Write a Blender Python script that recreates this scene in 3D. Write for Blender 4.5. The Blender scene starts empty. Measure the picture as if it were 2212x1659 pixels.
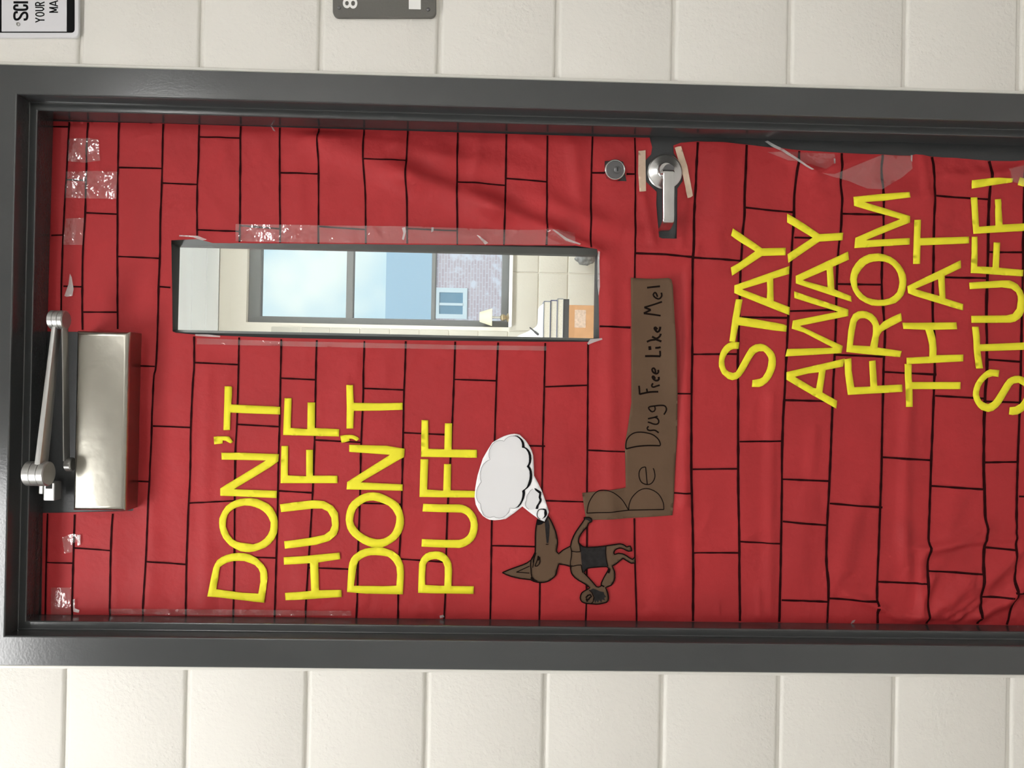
import bpy, bmesh, math, random
import numpy as np
from mathutils import Vector, Matrix, noise
from mathutils.geometry import delaunay_2d_cdt

random.seed(7)
SC = bpy.context.scene
COL = SC.collection

# ------------------------------------------------------------------ camera
YAW, PITCH, ROLL, DIST, CAMZ = 0.0058984494, -0.0250683534, 0.0188087018, 1.3233754289, 1.3193879008
F, CX, CY = 1661.0, 1106.0, 829.5
_B = Matrix(((0, 1, 0), (0, 0, -1), (-1, 0, 0)))          # columns: right=-Z, up=+X, back=-Y
CR = _B @ Matrix.Rotation(YAW, 3, 'X') @ Matrix.Rotation(PITCH, 3, 'Y') @ Matrix.Rotation(ROLL, 3, 'Z')
CAMPOS = Vector((0, -DIST, CAMZ))
cd = bpy.data.cameras.new('camera')
cam = bpy.data.objects.new('camera', cd)
COL.objects.link(cam)
cam.matrix_world = Matrix.Translation(CAMPOS) @ CR.to_4x4()
cd.sensor_fit = 'HORIZONTAL'
cd.sensor_width = 36.0
cd.lens = 36.0 * F / 2212.0
cd.clip_start = 0.02
cd.clip_end = 500
SC.camera = cam

# ------------------------------------------------------------------ world, sun, exposure
SC.view_settings.view_transform = 'Standard'
SC.view_settings.look = 'None'
SC.view_settings.gamma = 1.0
SC.view_settings.use_curve_mapping = False
SC.view_settings.exposure = 0.0
SC.cycles.max_bounces = 10
SC.cycles.diffuse_bounces = 5
SC.cycles.transparent_max_bounces = 16

w = bpy.data.worlds.new('sky')
SC.world = w
w.use_nodes = True
nt = w.node_tree
nt.nodes.clear()
wo = nt.nodes.new('ShaderNodeOutputWorld')
bg = nt.nodes.new('ShaderNodeBackground')
tc = nt.nodes.new('ShaderNodeTexCoord')
ns = nt.nodes.new('ShaderNodeTexNoise')
ns.inputs['Scale'].default_value = 6.0
ns.inputs['Detail'].default_value = 3.0
cr = nt.nodes.new('ShaderNodeValToRGB')
cr.color_ramp.elements[0].position = 0.38
cr.color_ramp.elements[0].color = (0.50, 0.74, 0.92, 1)
cr.color_ramp.elements[1].position = 0.60
cr.color_ramp.elements[1].color = (0.93, 1.0, 1.0, 1)
nt.links.new(tc.outputs['Generated'], ns.inputs['Vector'])
nt.links.new(ns.outputs['Fac'], cr.inputs['Fac'])
nt.links.new(cr.outputs['Color'], bg.inputs['Color'])
bg.inputs['Strength'].default_value = 1.15
nt.links.new(bg.outputs['Background'], wo.inputs['Surface'])

sd = bpy.data.lights.new('sun', 'SUN')
sd.energy = 1.6
sd.angle = 0.3
sun = bpy.data.objects.new('sun', sd)
COL.objects.link(sun)
sun.rotation_euler = (math.radians(50), 0, math.radians(12))   # from above and behind the corridor, onto the far building

CORRIDOR_LIGHT = 16.2
ROOM_LIGHT = 52.0

# ------------------------------------------------------------------ pixel <-> world
def ray(px, py):
    return CR @ Vector(((px - CX) / F, -(py - CY) / F, -1.0))

def at(px, py, Y):
    """point of the plane Y=const seen at that pixel of the photograph"""
    d = ray(px, py)
    return CAMPOS + d * ((Y + DIST) / d.y)

DS, D0 = 0.0102, 0.071 + 0.0102 * 0.432                      # door plane Y = D0 + DS * X (door stands a little ajar)
def door_y(x):
    return D0 + DS * x

def at_door(px, py, lift=0.0):
    """point of the door's face at that pixel, lifted towards the corridor"""
    d = ray(px, py)
    t = (D0 + DIST) / (d.y - DS * d.x)
    p = CAMPOS + d * t
    return Vector((p.x, p.y - lift, p.z))

def zm(z, pts):
    """enlargement coordinates -> photograph pixels"""
    x0, y0, s = z
    return [(x0 + a / s, y0 + b / s) for a, b in pts]

# ------------------------------------------------------------------ materials
MATS = {}
def mat(name, col, rough=0.6, metal=0.0, spec=0.5, bump=None, var=None, coat=0.0, alpha=None, aniso=0.0):
    """bump = (noise scale, distance m, detail); var = (noise scale, amount)"""
    if name in MATS:
        return MATS[name]
    m = bpy.data.materials.new(name)
    m.use_nodes = True
    nt = m.node_tree
    b = nt.nodes['Principled BSDF']
    b.inputs['Base Color'].default_value = (*col, 1)
    b.inputs['Roughness'].default_value = rough
    b.inputs['Metallic'].default_value = metal
    b.inputs['Specular IOR Level'].default_value = spec
    b.inputs['Coat Weight'].default_value = coat
    tc = nt.nodes.new('ShaderNodeTexCoord')
    if var:
        n = nt.nodes.new('ShaderNodeTexNoise')
        n.inputs['Scale'].default_value = var[0]
        n.inputs['Detail'].default_value = 4
        nt.links.new(tc.outputs['Object'], n.inputs['Vector'])
        r = nt.nodes.new('ShaderNodeMapRange')
        r.inputs['To Min'].default_value = 1 - var[1]
        r.inputs['To Max'].default_value = 1 + var[1]
        r.inputs['From Min'].default_value = 0.25
        r.inputs['From Max'].default_value = 0.75
        nt.links.new(n.outputs['Fac'], r.inputs['Value'])
        v = nt.nodes.new('ShaderNodeVectorMath')
        v.operation = 'SCALE'
        v.inputs[0].default_value = col
        nt.links.new(r.outputs['Result'], v.inputs['Scale'])
        nt.links.new(v.outputs['Vector'], b.inputs['Base Color'])
    if bump:
        n = nt.nodes.new('ShaderNodeTexNoise')
        n.inputs['Scale'].default_value = bump[0]
        n.inputs['Detail'].default_value = bump[2]
        nt.links.new(tc.outputs['Object'], n.inputs['Vector'])
        bu = nt.nodes.new('ShaderNodeBump')
        bu.inputs['Strength'].default_value = 1.0
        bu.inputs['Distance'].default_value = bump[1]
        nt.links.new(n.outputs['Fac'], bu.inputs['Height'])
        nt.links.new(bu.outputs['Normal'], b.inputs['Normal'])
    MATS[name] = m
    return m

def emit_mat(name, col, s):
    m = bpy.data.materials.new(name)
    m.use_nodes = True
    nt = m.node_tree
    nt.nodes.clear()
    e = nt.nodes.new('ShaderNodeEmission')
    e.inputs['Color'].default_value = (*col, 1)
    e.inputs['Strength'].default_value = s
    o = nt.nodes.new('ShaderNodeOutputMaterial')
    nt.links.new(e.outputs[0], o.inputs[0])
    return m

def clear_mat(name, tint, diff, rough, refl=1.0, crinkle=None):
    """clear film or pane: mostly see-through, a little milky, glossy by Fresnel"""
    m = bpy.data.materials.new(name)
    m.use_nodes = True
    nt = m.node_tree
    nt.nodes.clear()
    o = nt.nodes.new('ShaderNodeOutputMaterial')
    t = nt.nodes.new('ShaderNodeBsdfTransparent')
    t.inputs['Color'].default_value = (*tint, 1)
    d = nt.nodes.new('ShaderNodeBsdfDiffuse')
    d.inputs['Color'].default_value = (0.85, 0.86, 0.86, 1)
    mx = nt.nodes.new('ShaderNodeMixShader')
    mx.inputs['Fac'].default_value = diff
    nt.links.new(t.outputs[0], mx.inputs[1])
    nt.links.new(d.outputs[0], mx.inputs[2])
    g = nt.nodes.new('ShaderNodeBsdfGlossy')
    g.inputs['Roughness'].default_value = rough
    lw = nt.nodes.new('ShaderNodeLayerWeight')           # same from both sides of a thin film
    lw.inputs['Blend'].default_value = 0.5
    pw_ = nt.nodes.new('ShaderNodeMath')
    pw_.operation = 'POWER'
    pw_.inputs[1].default_value = 5.0
    nt.links.new(lw.outputs['Facing'], pw_.inputs[0])
    mu = nt.nodes.new('ShaderNodeMath')
    mu.operation = 'MULTIPLY_ADD'
    mu.inputs[1].default_value = 0.8
    mu.inputs[2].default_value = 0.04 * refl
    nt.links.new(pw_.outputs[0], mu.inputs[0])
    m2 = nt.nodes.new('ShaderNodeMixShader')
    nt.links.new(mu.outputs[0], m2.inputs['Fac'])
    nt.links.new(mx.outputs[0], m2.inputs[1])
    nt.links.new(g.outputs[0], m2.inputs[2])
    if crinkle:
        tc = nt.nodes.new('ShaderNodeTexCoord')
        n = nt.nodes.new('ShaderNodeTexNoise')
        n.inputs['Scale'].default_value = crinkle
        n.inputs['Detail'].default_value = 3
        nt.links.new(tc.outputs['Object'], n.inputs['Vector'])
        bu = nt.nodes.new('ShaderNodeBump')
        bu.inputs['Distance'].default_value = 0.004
        nt.links.new(n.outputs['Fac'], bu.inputs['Height'])
        nt.links.new(bu.outputs['Normal'], g.inputs['Normal'])
    nt.links.new(m2.outputs[0], o.inputs[0])
    MATS[name] = m
    return m

def block_mat(name, col, rough=0.6):
    """painted concrete block: soft relief plus scattered pimples under the paint"""
    m = bpy.data.materials.new(name)
    m.use_nodes = True
    nt = m.node_tree
    b = nt.nodes['Principled BSDF']
    b.inputs['Base Color'].default_value = (*col, 1)
    b.inputs['Roughness'].default_value = rough
    tc = nt.nodes.new('ShaderNodeTexCoord')
    geo = nt.nodes.new('ShaderNodeNewGeometry')
    n1 = nt.nodes.new('ShaderNodeTexNoise')
    n1.inputs['Scale'].default_value = 110
    n1.inputs['Detail'].default_value = 3
    n1.inputs['Roughness'].default_value = 0.6
    n2 = nt.nodes.new('ShaderNodeTexNoise')
    n2.inputs['Scale'].default_value = 9
    n3 = nt.nodes.new('ShaderNodeTexVoronoi')
    n3.inputs['Scale'].default_value = 95
    for n in (n1, n2, n3):
        nt.links.new(geo.outputs['Position'], n.inputs['Vector'])
    r2 = nt.nodes.new('ShaderNodeMapRange')               # patches of rougher and smoother paint
    r2.inputs['From Min'].default_value = 0.35
    r2.inputs['From Max'].default_value = 0.7
    r2.inputs['To Min'].default_value = 0.25
    r2.inputs['To Max'].default_value = 1.0
    nt.links.new(n2.outputs['Fac'], r2.inputs['Value'])
    r3 = nt.nodes.new('ShaderNodeMapRange')
    r3.inputs['From Min'].default_value = 0.05
    r3.inputs['From Max'].default_value = 0.28
    r3.inputs['To Min'].default_value = 0.22
    r3.inputs['To Max'].default_value = 0.0
    nt.links.new(n3.outputs['Distance'], r3.inputs['Value'])
    ad = nt.nodes.new('ShaderNodeMath')
    ad.operation = 'ADD'
    nt.links.new(n1.outputs['Fac'], ad.inputs[0])
    nt.links.new(r3.outputs['Result'], ad.inputs[1])
    mu = nt.nodes.new('ShaderNodeMath')
    mu.operation = 'MULTIPLY'
    nt.links.new(ad.outputs[0], mu.inputs[0])
    nt.links.new(r2.outputs['Result'], mu.inputs[1])
    bu = nt.nodes.new('ShaderNodeBump')
    bu.inputs['Distance'].default_value = 0.0024
    bu.inputs['Strength'].default_value = 0.8
    nt.links.new(mu.outputs[0], bu.inputs['Height'])
    nt.links.new(bu.outputs['Normal'], b.inputs['Normal'])
    MATS[name] = m
    return m

M_block = block_mat('painted_block', (0.745, 0.73, 0.68))
M_block2 = block_mat('classroom_block', (0.53, 0.515, 0.465))
M_frame = mat('dark_grey_enamel', (0.042, 0.046, 0.048), 0.19, spec=0.8, bump=(260, 0.00008, 2), var=(3, 0.08))
M_door = mat('door_grey_enamel', (0.038, 0.041, 0.043), 0.35, bump=(260, 0.0002, 2))
M_red = mat('red_paper', (0.40, 0.026, 0.030), 0.60, spec=0.3, bump=(26, 0.0035, 6), var=(7, 0.10))
M_ink = mat('black_marker', (0.022, 0.0015, 0.002), 0.8, spec=0.1)
M_yel = mat('yellow_paper', (0.86, 0.78, 0.030), 0.6, spec=0.3, var=(30, 0.06))
M_brn = mat('brown_paper', (0.118, 0.072, 0.043), 0.75, spec=0.2, bump=(60, 0.0006, 3), var=(14, 0.08))
M_brnink = mat('black_pen', (0.008, 0.004, 0.003), 0.9, spec=0.1)
M_char = mat('charcoal_shading', (0.018, 0.016, 0.016), 0.8, spec=0.2, var=(120, 0.3))
M_white = mat('white_paper', (0.95, 0.95, 0.96), 0.6)
M_cloud = mat('printed_pale_grey', (0.78, 0.78, 0.79), 0.6)
M_cline = mat('printed_grey', (0.36, 0.36, 0.37), 0.6)
M_black = mat('printed_black', (0.004, 0.004, 0.005), 0.8, spec=0.15)
M_mask = mat('masking_tape', (0.62, 0.47, 0.35), 0.7, var=(60, 0.12), bump=(200, 0.0004, 3))
M_steel = mat('brushed_steel', (0.40, 0.385, 0.335), 0.28, 1.0, bump=(40, 0.0004, 3), var=(9, 0.10))
M_arm = mat('satin_aluminium', (0.42, 0.42, 0.41), 0.35, 0.85)
M_lever = mat('satin_chrome', (0.60, 0.60, 0.59), 0.24, 1.0, bump=(90, 0.0002, 3))
M_dkmetal = mat('dark_metal', (0.16, 0.16, 0.165), 0.35, 0.9)
M_hole = mat('keyhole_black', (0.01, 0.01, 0.01), 0.7)
M_tape = clear_mat('clear_tape', (0.985, 0.985, 0.985), 0.06, 0.12, 2.0, 30)
M_glint = clear_mat('painted_glint', (0.95, 0.95, 0.95), 0.38, 0.08, 4.0, 120)  # milky white puts the highlights of folded tape into the colour
M_glass = clear_mat('window_glass', (0.96, 0.98, 0.97), 0.0, 0.0, 0.8)
M_signw = mat('sign_white_plastic', (0.70, 0.70, 0.73), 0.35)
M_signg = mat('sign_grey_plastic', (0.115, 0.112, 0.100), 0.4, bump=(300, 0.0002, 2))

# ------------------------------------------------------------------ builders
def link(o):
    COL.objects.link(o)
    return o

def mesh_obj(name, verts, faces, m, parent=None, smooth=False, mats=None, fm=None):
    me = bpy.data.meshes.new(name)
    me.from_pydata([tuple(v) for v in verts], [], faces)
    for mm in (mats or [m]):
        me.materials.append(mm)
    if fm:
        for p, k in zip(me.polygons, fm):
            p.material_index = k
    if smooth:
        for p in me.polygons:
            p.use_smooth = True
    me.update()
    o = link(bpy.data.objects.new(name, me))
    if parent:
        o.parent = parent
    return o

def bm_obj(name, bm, m, parent=None, smooth=False, mats=None):
    me = bpy.data.meshes.new(name)
    bmesh.ops.recalc_face_normals(bm, faces=bm.faces)
    bm.to_mesh(me)
    bm.free()
    for mm in (mats or [m]):
        me.materials.append(mm)
    if smooth:
        for p in me.polygons:
            p.use_smooth = True
    o = link(bpy.data.objects.new(name, me))
    if parent:
        o.parent = parent
    return o

def tag(o, label=None, cat=None, group=None, kind=None):
    if label: o['label'] = label
    if cat: o['category'] = cat
    if group: o['group'] = group
    if kind: o['kind'] = kind
    return o

def empty(name, label=None, cat=None, group=None, kind=None, loc=(0, 0, 0)):
    o = link(bpy.data.objects.new(name, None))
    o.location = loc
    o.empty_display_size = 0.05
    return tag(o, label, cat, group, kind)

def keep(o, parent):
    """parent without moving (parents are empties with a plain location)"""
    o.parent = parent
    o.matrix_parent_inverse = Matrix.Translation(-Vector(parent.location))
    return o

def box_bm(x0, x1, y0, y1, z0, z1, bev=0.0, seg=2, bm=None):
    own = bm is None
    b = bmesh.new()
    bmesh.ops.create_cube(b, size=1)
    bmesh.ops.scale(b, vec=(x1 - x0, y1 - y0, z1 - z0), verts=b.verts)
    bmesh.ops.translate(b, vec=((x0 + x1) / 2, (y0 + y1) / 2, (z0 + z1) / 2), verts=b.verts)
    if bev:
        bmesh.ops.bevel(b, geom=b.edges[:], offset=bev, segments=seg, profile=0.5, affect='EDGES')
    if own:
        return b
    tmp = bpy.data.meshes.new('t')
    b.to_mesh(tmp)
    b.free()
    bm.from_mesh(tmp)
    bpy.data.meshes.remove(tmp)
    return bm

def box(name, x0, x1, y0, y1, z0, z1, m, parent=None, bev=0.0, seg=2):
    return bm_obj(name, box_bm(x0, x1, y0, y1, z0, z1, bev, seg), m, parent)

def lathe(name, prof, centre, axis, m, parent=None, n=48, smooth=True):
    """prof: list of (radius, distance along axis); axis 'Y' or 'Z' or 'X'"""
    vs, fs = [], []
    for r, h in prof:
        for k in range(n):
            a = 2 * math.pi * k / n
            c, s = r * math.cos(a), r * math.sin(a)
            v = {'Y': (c, h, s), 'Z': (c, s, h), 'X': (h, c, s)}[axis]
            vs.append(Vector(v) + Vector(centre))
    for i in range(len(prof) - 1):
        for k in range(n):
            fs.append((i * n + k, i * n + (k + 1) % n, (i + 1) * n + (k + 1) % n, (i + 1) * n + k))
    fs.append(tuple(range(n)))
    fs.append(tuple((len(prof) - 1) * n + k for k in range(n)))
    o = mesh_obj(name, vs, fs, m, parent)
    bm = bmesh.new()
    bm.from_mesh(o.data)
    bmesh.ops.recalc_face_normals(bm, faces=bm.faces)
    bm.to_mesh(o.data)
    bm.free()
    if smooth:
        o.data.polygons.foreach_set('use_smooth', [True] * len(o.data.polygons))
        o.data.set_sharp_from_angle(angle=math.radians(35))
    return o

# ------------------------------------------------------------------ relief of the hanging paper (photograph pixels -> metres)
# (x0, y0, x1, y1, width px, height mm): soft folds of the real sheet
RIDGES = [
    (690, 310, 880, 385, 30, 6.0), (880, 385, 1060, 450, 28, 7.5), (1060, 450, 1190, 500, 22, 7.0), (1190, 500, 1285, 540, 13, 5.5),
    (740, 300, 960, 345, 26, 3.0), (960, 345, 1130, 370, 26, 2.5), (1130, 420, 1290, 480, 22, 3.0), (1290, 480, 1370, 500, 20, 2.0),
    (1190, 505, 1290, 545, 8, 3.0),
    (900, 500, 1240, 528, 14, 1.2),
    (1240, 330, 1250, 420, 16, 2.0), (1180, 420, 1290, 530, 20, 1.6), (1560, 330, 1545, 520, 30, 2.2), (1440, 545, 1600, 470, 26, 2.4),
    (1370, 540, 1500, 545, 12, 1.6), (1390, 430, 1410, 520, 8, 2.4), (1480, 440, 1470, 520, 9, 2.0),
    (1316, 560, 1318, 1100, 18, 1.9), (1318, 1130, 1330, 1260, 26, 1.4),
    (1484, 600, 1477, 1080, 10, 3.2), (1476, 1080, 1480, 1240, 20, 1.6), (1220, 800, 1215, 1050, 40, 0.8),
    (1420, 1150, 1425, 1330, 34, 1.4), (1360, 1200, 1365, 1330, 22, 0.8),
    (1664, 860, 1662, 1340, 12, 2.6), (1600, 980, 1610, 1180, 26, 1.2), (1700, 560, 1690, 820, 34, 1.0),
    (1755, 930, 1752, 1010, 14, 1.6), (1740, 1090, 1720, 1230, 26, 1.8), (1850, 1090, 1815, 1230, 24, 2.4), (1960, 850, 1950, 1200, 14, 2.0),
    (1952, 1150, 1958, 1240, 12, 2.8), (1925, 900, 1920, 1150, 14, -1.2), (2060, 1080, 2040, 1180, 24, 1.4), (2125, 1140, 2000, 1190, 14, 3.4),
    (2180, 1140, 2060, 1170, 12, 2.0), (2010, 1250, 1975, 1345, 10, 4.0), (2080, 1260, 1985, 1345, 16, 3.6), (2210, 1265, 2110, 1330, 14, 4.5),
    (2150, 1230, 2060, 1300, 22, 3.0), (1855, 1290, 1950, 1345, 9, 2.4), (2075, 1315, 2060, 1345, 7, 2.4), (1940, 1330, 2060, 1335, 9, 1.6),
    (2110, 1300, 2050, 1345, 6, 2.6), (2040, 1330, 2100, 1290, 5, 2.0),
    (1830, 1285, 1900, 1310, 7, 2.4), (1900, 1310, 1960, 1345, 6, 2.6), (1990, 1200, 1985, 1320, 6, 3.2), (2120, 1165, 2200, 1160, 8, 2.4), (1975, 1185, 2110, 1170, 7, 3.0),
    (2090, 1310, 2120, 1340, 5, 2.2), (2030, 1300, 2055, 1325, 5, 2.0), (2170, 1300, 2212, 1240, 10, 3.4), (2140, 1250, 2212, 1180, 12, 2.6), (1636, 1280, 1640, 1340, 7, 2.2), (1548, 1310, 1552, 1342, 5, 1.6),
    (1690, 330, 1760, 375, 10, 3.0), (1760, 375, 1900, 340, 14, 2.2), (1900, 410, 1990, 430, 22, 2.0), (1990, 340, 2000, 420, 10, 2.0),
    (2060, 380, 2180, 375, 12, 2.6), (2150, 385, 2212, 350, 10, 3.0), (1720, 480, 1880, 500, 30, 1.6), (1790, 440, 1860, 420, 20, 1.6),
    (2120, 560, 2080, 760, 30, 1.2), (1980, 720, 2100, 730, 24, 1.4), (1640, 620, 1560, 760, 40, 1.2), (1560, 560, 1640, 520, 26, 1.2),
    (433, 400, 520, 520, 12, 1.0), (300, 470, 300, 900, 30, 1.0), (330, 560, 325, 1000, 14, 0.8), (340, 900, 325, 1300, 22, 1.2),
    (450, 800, 445, 1300, 18, 1.3), (400, 700, 398, 1100, 26, 0.9), (490, 820, 480, 1150, 16, 0.9), (560, 300, 600, 420, 24, 1.0), (480, 300, 500, 380, 18, 1.0),
    (640, 1150, 660, 1320, 24, 0.9), (760, 780, 740, 900, 26, 1.0), (950, 1100, 930, 1320, 30, 0.8), (1080, 800, 1180, 700, 40, 1.0),
    (1120, 1000, 1150, 1200, 40, 0.8), (640, 340, 650, 470, 20, 1.2), (1040, 300, 1020, 420, 16, 1.4), (860, 300, 850, 340, 14, 1.2),
    (900, 520, 1180, 500, 10, 1.0), (650, 745, 720, 760, 8, 1.0), (940, 745, 990, 770, 8, 1.2), (1050, 745, 1150, 760, 10, 1.2),
    (400, 735, 520, 740, 10, 0.8), (170, 300, 210, 360, 10, 1.0), (200, 560, 230, 640, 18, 0.8), (240, 1140, 250, 1320, 20, 0.9),
]
_rr = random.Random(21)
for _x0, _y0, _x1, _y1, _n in ((120, 275, 1390, 330, 46), (120, 1290, 1700, 1325, 34), (1480, 325, 2212, 400, 26), (1700, 1200, 2212, 1335, 34), (380, 490, 1280, 516, 22), (380, 742, 1260, 775, 30),
                               (1290, 330, 1540, 560, 26), (1700, 400, 2212, 700, 16), (200, 300, 1200, 500, 24), (1480, 800, 2212, 1200, 18)):
    for _k in range(_n):                                  # small crinkles, densest along the taped edges
        _a = _rr.uniform(0, math.pi)
        _l = _rr.uniform(14, 48)
        _cx, _cy = _rr.uniform(_x0, _x1), _rr.uniform(_y0, _y1)
        RIDGES.append((_cx, _cy, _cx + _l * math.cos(_a), _cy + _l * math.sin(_a), _rr.uniform(4.5, 8.0), _rr.choice((-1, 1, 1)) * _rr.uniform(0.6, 1.2)))

def relief(px, py):
    PX = px = np.atleast_1d(np.asarray(px, float))
    PY = py = np.atleast_1d(np.asarray(py, float))
    h = np.full(px.shape, 1.8)
    for x0, y0, x1, y1, wd, a in RIDGES:
        dx, dy = x1 - x0, y1 - y0
        L2 = dx * dx + dy * dy
        L = math.sqrt(L2)
        mg = wd * 3.6
        sel = np.nonzero((PX > min(x0, x1) - mg) & (PX < max(x0, x1) + mg) & (PY > min(y0, y1) - mg) & (PY < max(y0, y1) + mg))
        if not len(sel[0]):
            continue
        px, py = PX[sel], PY[sel]
        t = ((px - x0) * dx + (py - y0) * dy) / L2
        tt = np.clip(t, 0, 1)
        ex = np.abs(t - tt) * L
        d = (-(px - x0) * dy + (py - y0) * dx) / L
        g = np.exp(-(d / wd) ** 2) * np.exp(-(ex / (wd * 1.6)) ** 2)
        h[sel] += (2.3 if wd >= 14 else 1.6 if wd >= 8.01 or a > 1.2 else 1.0) * a * g
    px, py = PX, PY
    h = h + 0.35 * np.sin(px / 37 + np.sin(py / 90) * 2) * np.sin(py / 61 + px / 150) + 0.25 * np.sin(px / 19 + py / 33) * np.sin(py / 27 - px / 71)
    h = np.maximum(h, 0.7)
    ytop = 266 + (px - 112) * 0.0272                     # held flat where it is taped down along the frame
    ybot = 1327 + (px - 98) * 0.0112
    d = np.minimum(np.where(px < 1395, py - ytop, 60), np.minimum(ybot - py, px - 104))
    dm = np.clip((d + 2) / 22, 0, 1)
    dm = dm * dm * (3 - 2 * dm)
    return (0.8 + (h - 0.8) * dm) * 0.001

def on_paper(px, py, lift):
    return at_door(px, py, float(relief(px, py)[0]) + lift)

def inside(poly, X, Y):
    r = np.zeros(X.shape, bool)
    n = len(poly)
    for i in range(n):
        x0, y0 = poly[i]
        x1, y1 = poly[(i + 1) % n]
        if y0 == y1:
            continue
        c = ((y0 > Y) != (y1 > Y)) & (X < (x1 - x0) * (Y - y0) / (y1 - y0) + x0)
        r ^= c
    return r

def edge_dist(poly, X, Y):
    d = np.full(X.shape, 1e9)
    n = len(poly)
    for i in range(n):
        x0, y0 = poly[i]
        x1, y1 = poly[(i + 1) % n]
        dx, dy = x1 - x0, y1 - y0
        L2 = dx * dx + dy * dy + 1e-9
        t = np.clip(((X - x0) * dx + (Y - y0) * dy) / L2, 0, 1)
        d = np.minimum(d, np.hypot(X - x0 - t * dx, Y - y0 - t * dy))
    return d

def dense(poly, step):
    out = []
    n = len(poly)
    for i in range(n):
        a, b = poly[i], poly[(i + 1) % n]
        k = max(1, int(math.hypot(b[0] - a[0], b[1] - a[1]) / step))
        for j in range(k):
            out.append((a[0] + (b[0] - a[0]) * j / k, a[1] + (b[1] - a[1]) * j / k))
    return out

def drape(name, outer, holes, m, parent=None, step=10, lift=0.001, liftfn=None, surf=None, thick=0.0):
    """a cut sheet given by its outline (photograph pixels) laid over the relief of the paper on the door"""
    loops = [dense(outer, step)] + [dense(h, step) for h in (holes or [])]
    pts, edges = [], []
    for lp in loops:
        b = len(pts)
        pts += lp
        edges += [(b + i, b + (i + 1) % len(lp)) for i in range(len(lp))]
    xs = [p[0] for p in outer]
    ys = [p[1] for p in outer]
    gx, gy = np.meshgrid(np.arange(min(xs) + step * 0.37, max(xs), step), np.arange(min(ys) + step * 0.41, max(ys), step))
    gx, gy = gx.ravel(), gy.ravel()
    ok = inside(outer, gx, gy) & (edge_dist(outer, gx, gy) > step * 0.35)
    for h in (holes or []):
        ok &= ~inside(h, gx, gy) & (edge_dist(h, gx, gy) > step * 0.35)
    pts += list(zip(gx[ok].tolist(), gy[ok].tolist()))
    v, e, f, *_ = delaunay_2d_cdt([Vector(p) for p in pts], edges, [], 0, 1e-4)
    P = np.array([(a.x, a.y) for a in v])
    tri = [t for t in f]
    c = np.array([P[list(t)].mean(0) for t in tri])
    ok = inside(outer, c[:, 0], c[:, 1])
    for h in (holes or []):
        ok &= ~inside(h, c[:, 0], c[:, 1])
    tri = [t for t, k in zip(tri, ok) if k]
    H = relief(P[:, 0], P[:, 1])
    L = np.full(len(P), lift) + (liftfn(P[:, 0], P[:, 1]) if liftfn else 0)
    verts = [surf(p[0], p[1]) if surf else at_door(p[0], p[1], h + l) for p, h, l in zip(P, H, L)]
    o = mesh_obj(name, verts, tri, m, parent, smooth=True)
    bm = bmesh.new()
    bm.from_mesh(o.data)
    bmesh.ops.delete(bm, geom=[x for x in bm.verts if not x.link_faces], context='VERTS')
    for fc in bm.faces:
        fc.normal_update()
        if fc.normal.y > 0:
            fc.normal_flip()
    bm.to_mesh(o.data)
    bm.free()
    if thick:
        s = o.modifiers.new('thickness', 'SOLIDIFY')
        s.thickness = thick
        s.offset = -1
    return o

def spline(pts, step):
    """Catmull-Rom through the points"""
    if len(pts) == 2:
        k = max(1, int(math.dist(pts[0], pts[1]) / step))
        return [(pts[0][0] + (pts[1][0] - pts[0][0]) * j / k, pts[0][1] + (pts[1][1] - pts[0][1]) * j / k) for j in range(k + 1)]
    P = [pts[0]] + list(pts) + [pts[-1]]
    out = []
    for i in range(1, len(P) - 2):
        p0, p1, p2, p3 = [np.array(q, float) for q in P[i - 1:i + 3]]
        k = max(2, int(math.dist(p1, p2) / step))
        for j in range(k):
            t = j / k
            q = 0.5 * ((2 * p1) + (-p0 + p2) * t + (2 * p0 - 5 * p1 + 4 * p2 - p3) * t * t + (-p0 + 3 * p1 - 3 * p2 + p3) * t ** 3)
            out.append((q[0], q[1]))
    out.append(tuple(pts[-1]))
    return out

def ribbons(name, strokes, m, parent=None, lift=0.0016, width=3.0, step=6, curved=True, liftfn=None, surf=None, wob=0.0):
    """pen strokes: each (points, width px) or plain points; one mesh of flat ink"""
    vs, fs = [], []
    for s in strokes:
        wd = width
        if isinstance(s, tuple) and isinstance(s[1], (int, float)) and not isinstance(s[0], (int, float)):
            s, wd = s
        if curved:
            q = spline(s, step)
        else:
            q = []
            for a_, b_ in zip(s[:-1], s[1:]):
                k_ = max(1, int(math.dist(a_, b_) / step))
                q += [(a_[0] + (b_[0] - a_[0]) * j / k_, a_[1] + (b_[1] - a_[1]) * j / k_) for j in range(k_)]
            q.append(tuple(s[-1]))
        if len(q) < 2:
            continue
        A = np.array(q)
        T = np.gradient(A, axis=0)
        T /= np.maximum(np.linalg.norm(T, axis=1, keepdims=True), 1e-9)
        N = np.stack([-T[:, 1], T[:, 0]], 1)
        b = len(vs)
        for i in range(len(A)):
            hw = wd / 2 * (1 + wob * noise.noise(Vector((A[i, 0] * 0.05, A[i, 1] * 0.05, 3.1))))
            for sgn in (-1, 1):
                x, y = A[i] + N[i] * hw * sgn
                vs.append((x, y))
        for i in range(len(A) - 1):
            fs.append((b + 2 * i, b + 2 * i + 1, b + 2 * i + 3, b + 2 * i + 2))
    A = np.array(vs)
    if surf:
        vs = [surf(x, y) for x, y in vs]
    else:
        H = relief(A[:, 0], A[:, 1]) + lift + (liftfn(A[:, 0], A[:, 1]) if liftfn else 0)
        vs = [at_door(x, y, float(h)) for (x, y), h in zip(vs, H)]
    return mesh_obj(name, vs, fs, m, parent)
# ------------------------------------------------------------------ corridor shell
XL, XR, ZT = -0.4823, 0.5321, 2.183          # outer edges of the door frame
def struct(o):
    o['kind'] = 'structure'
    return o

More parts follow.
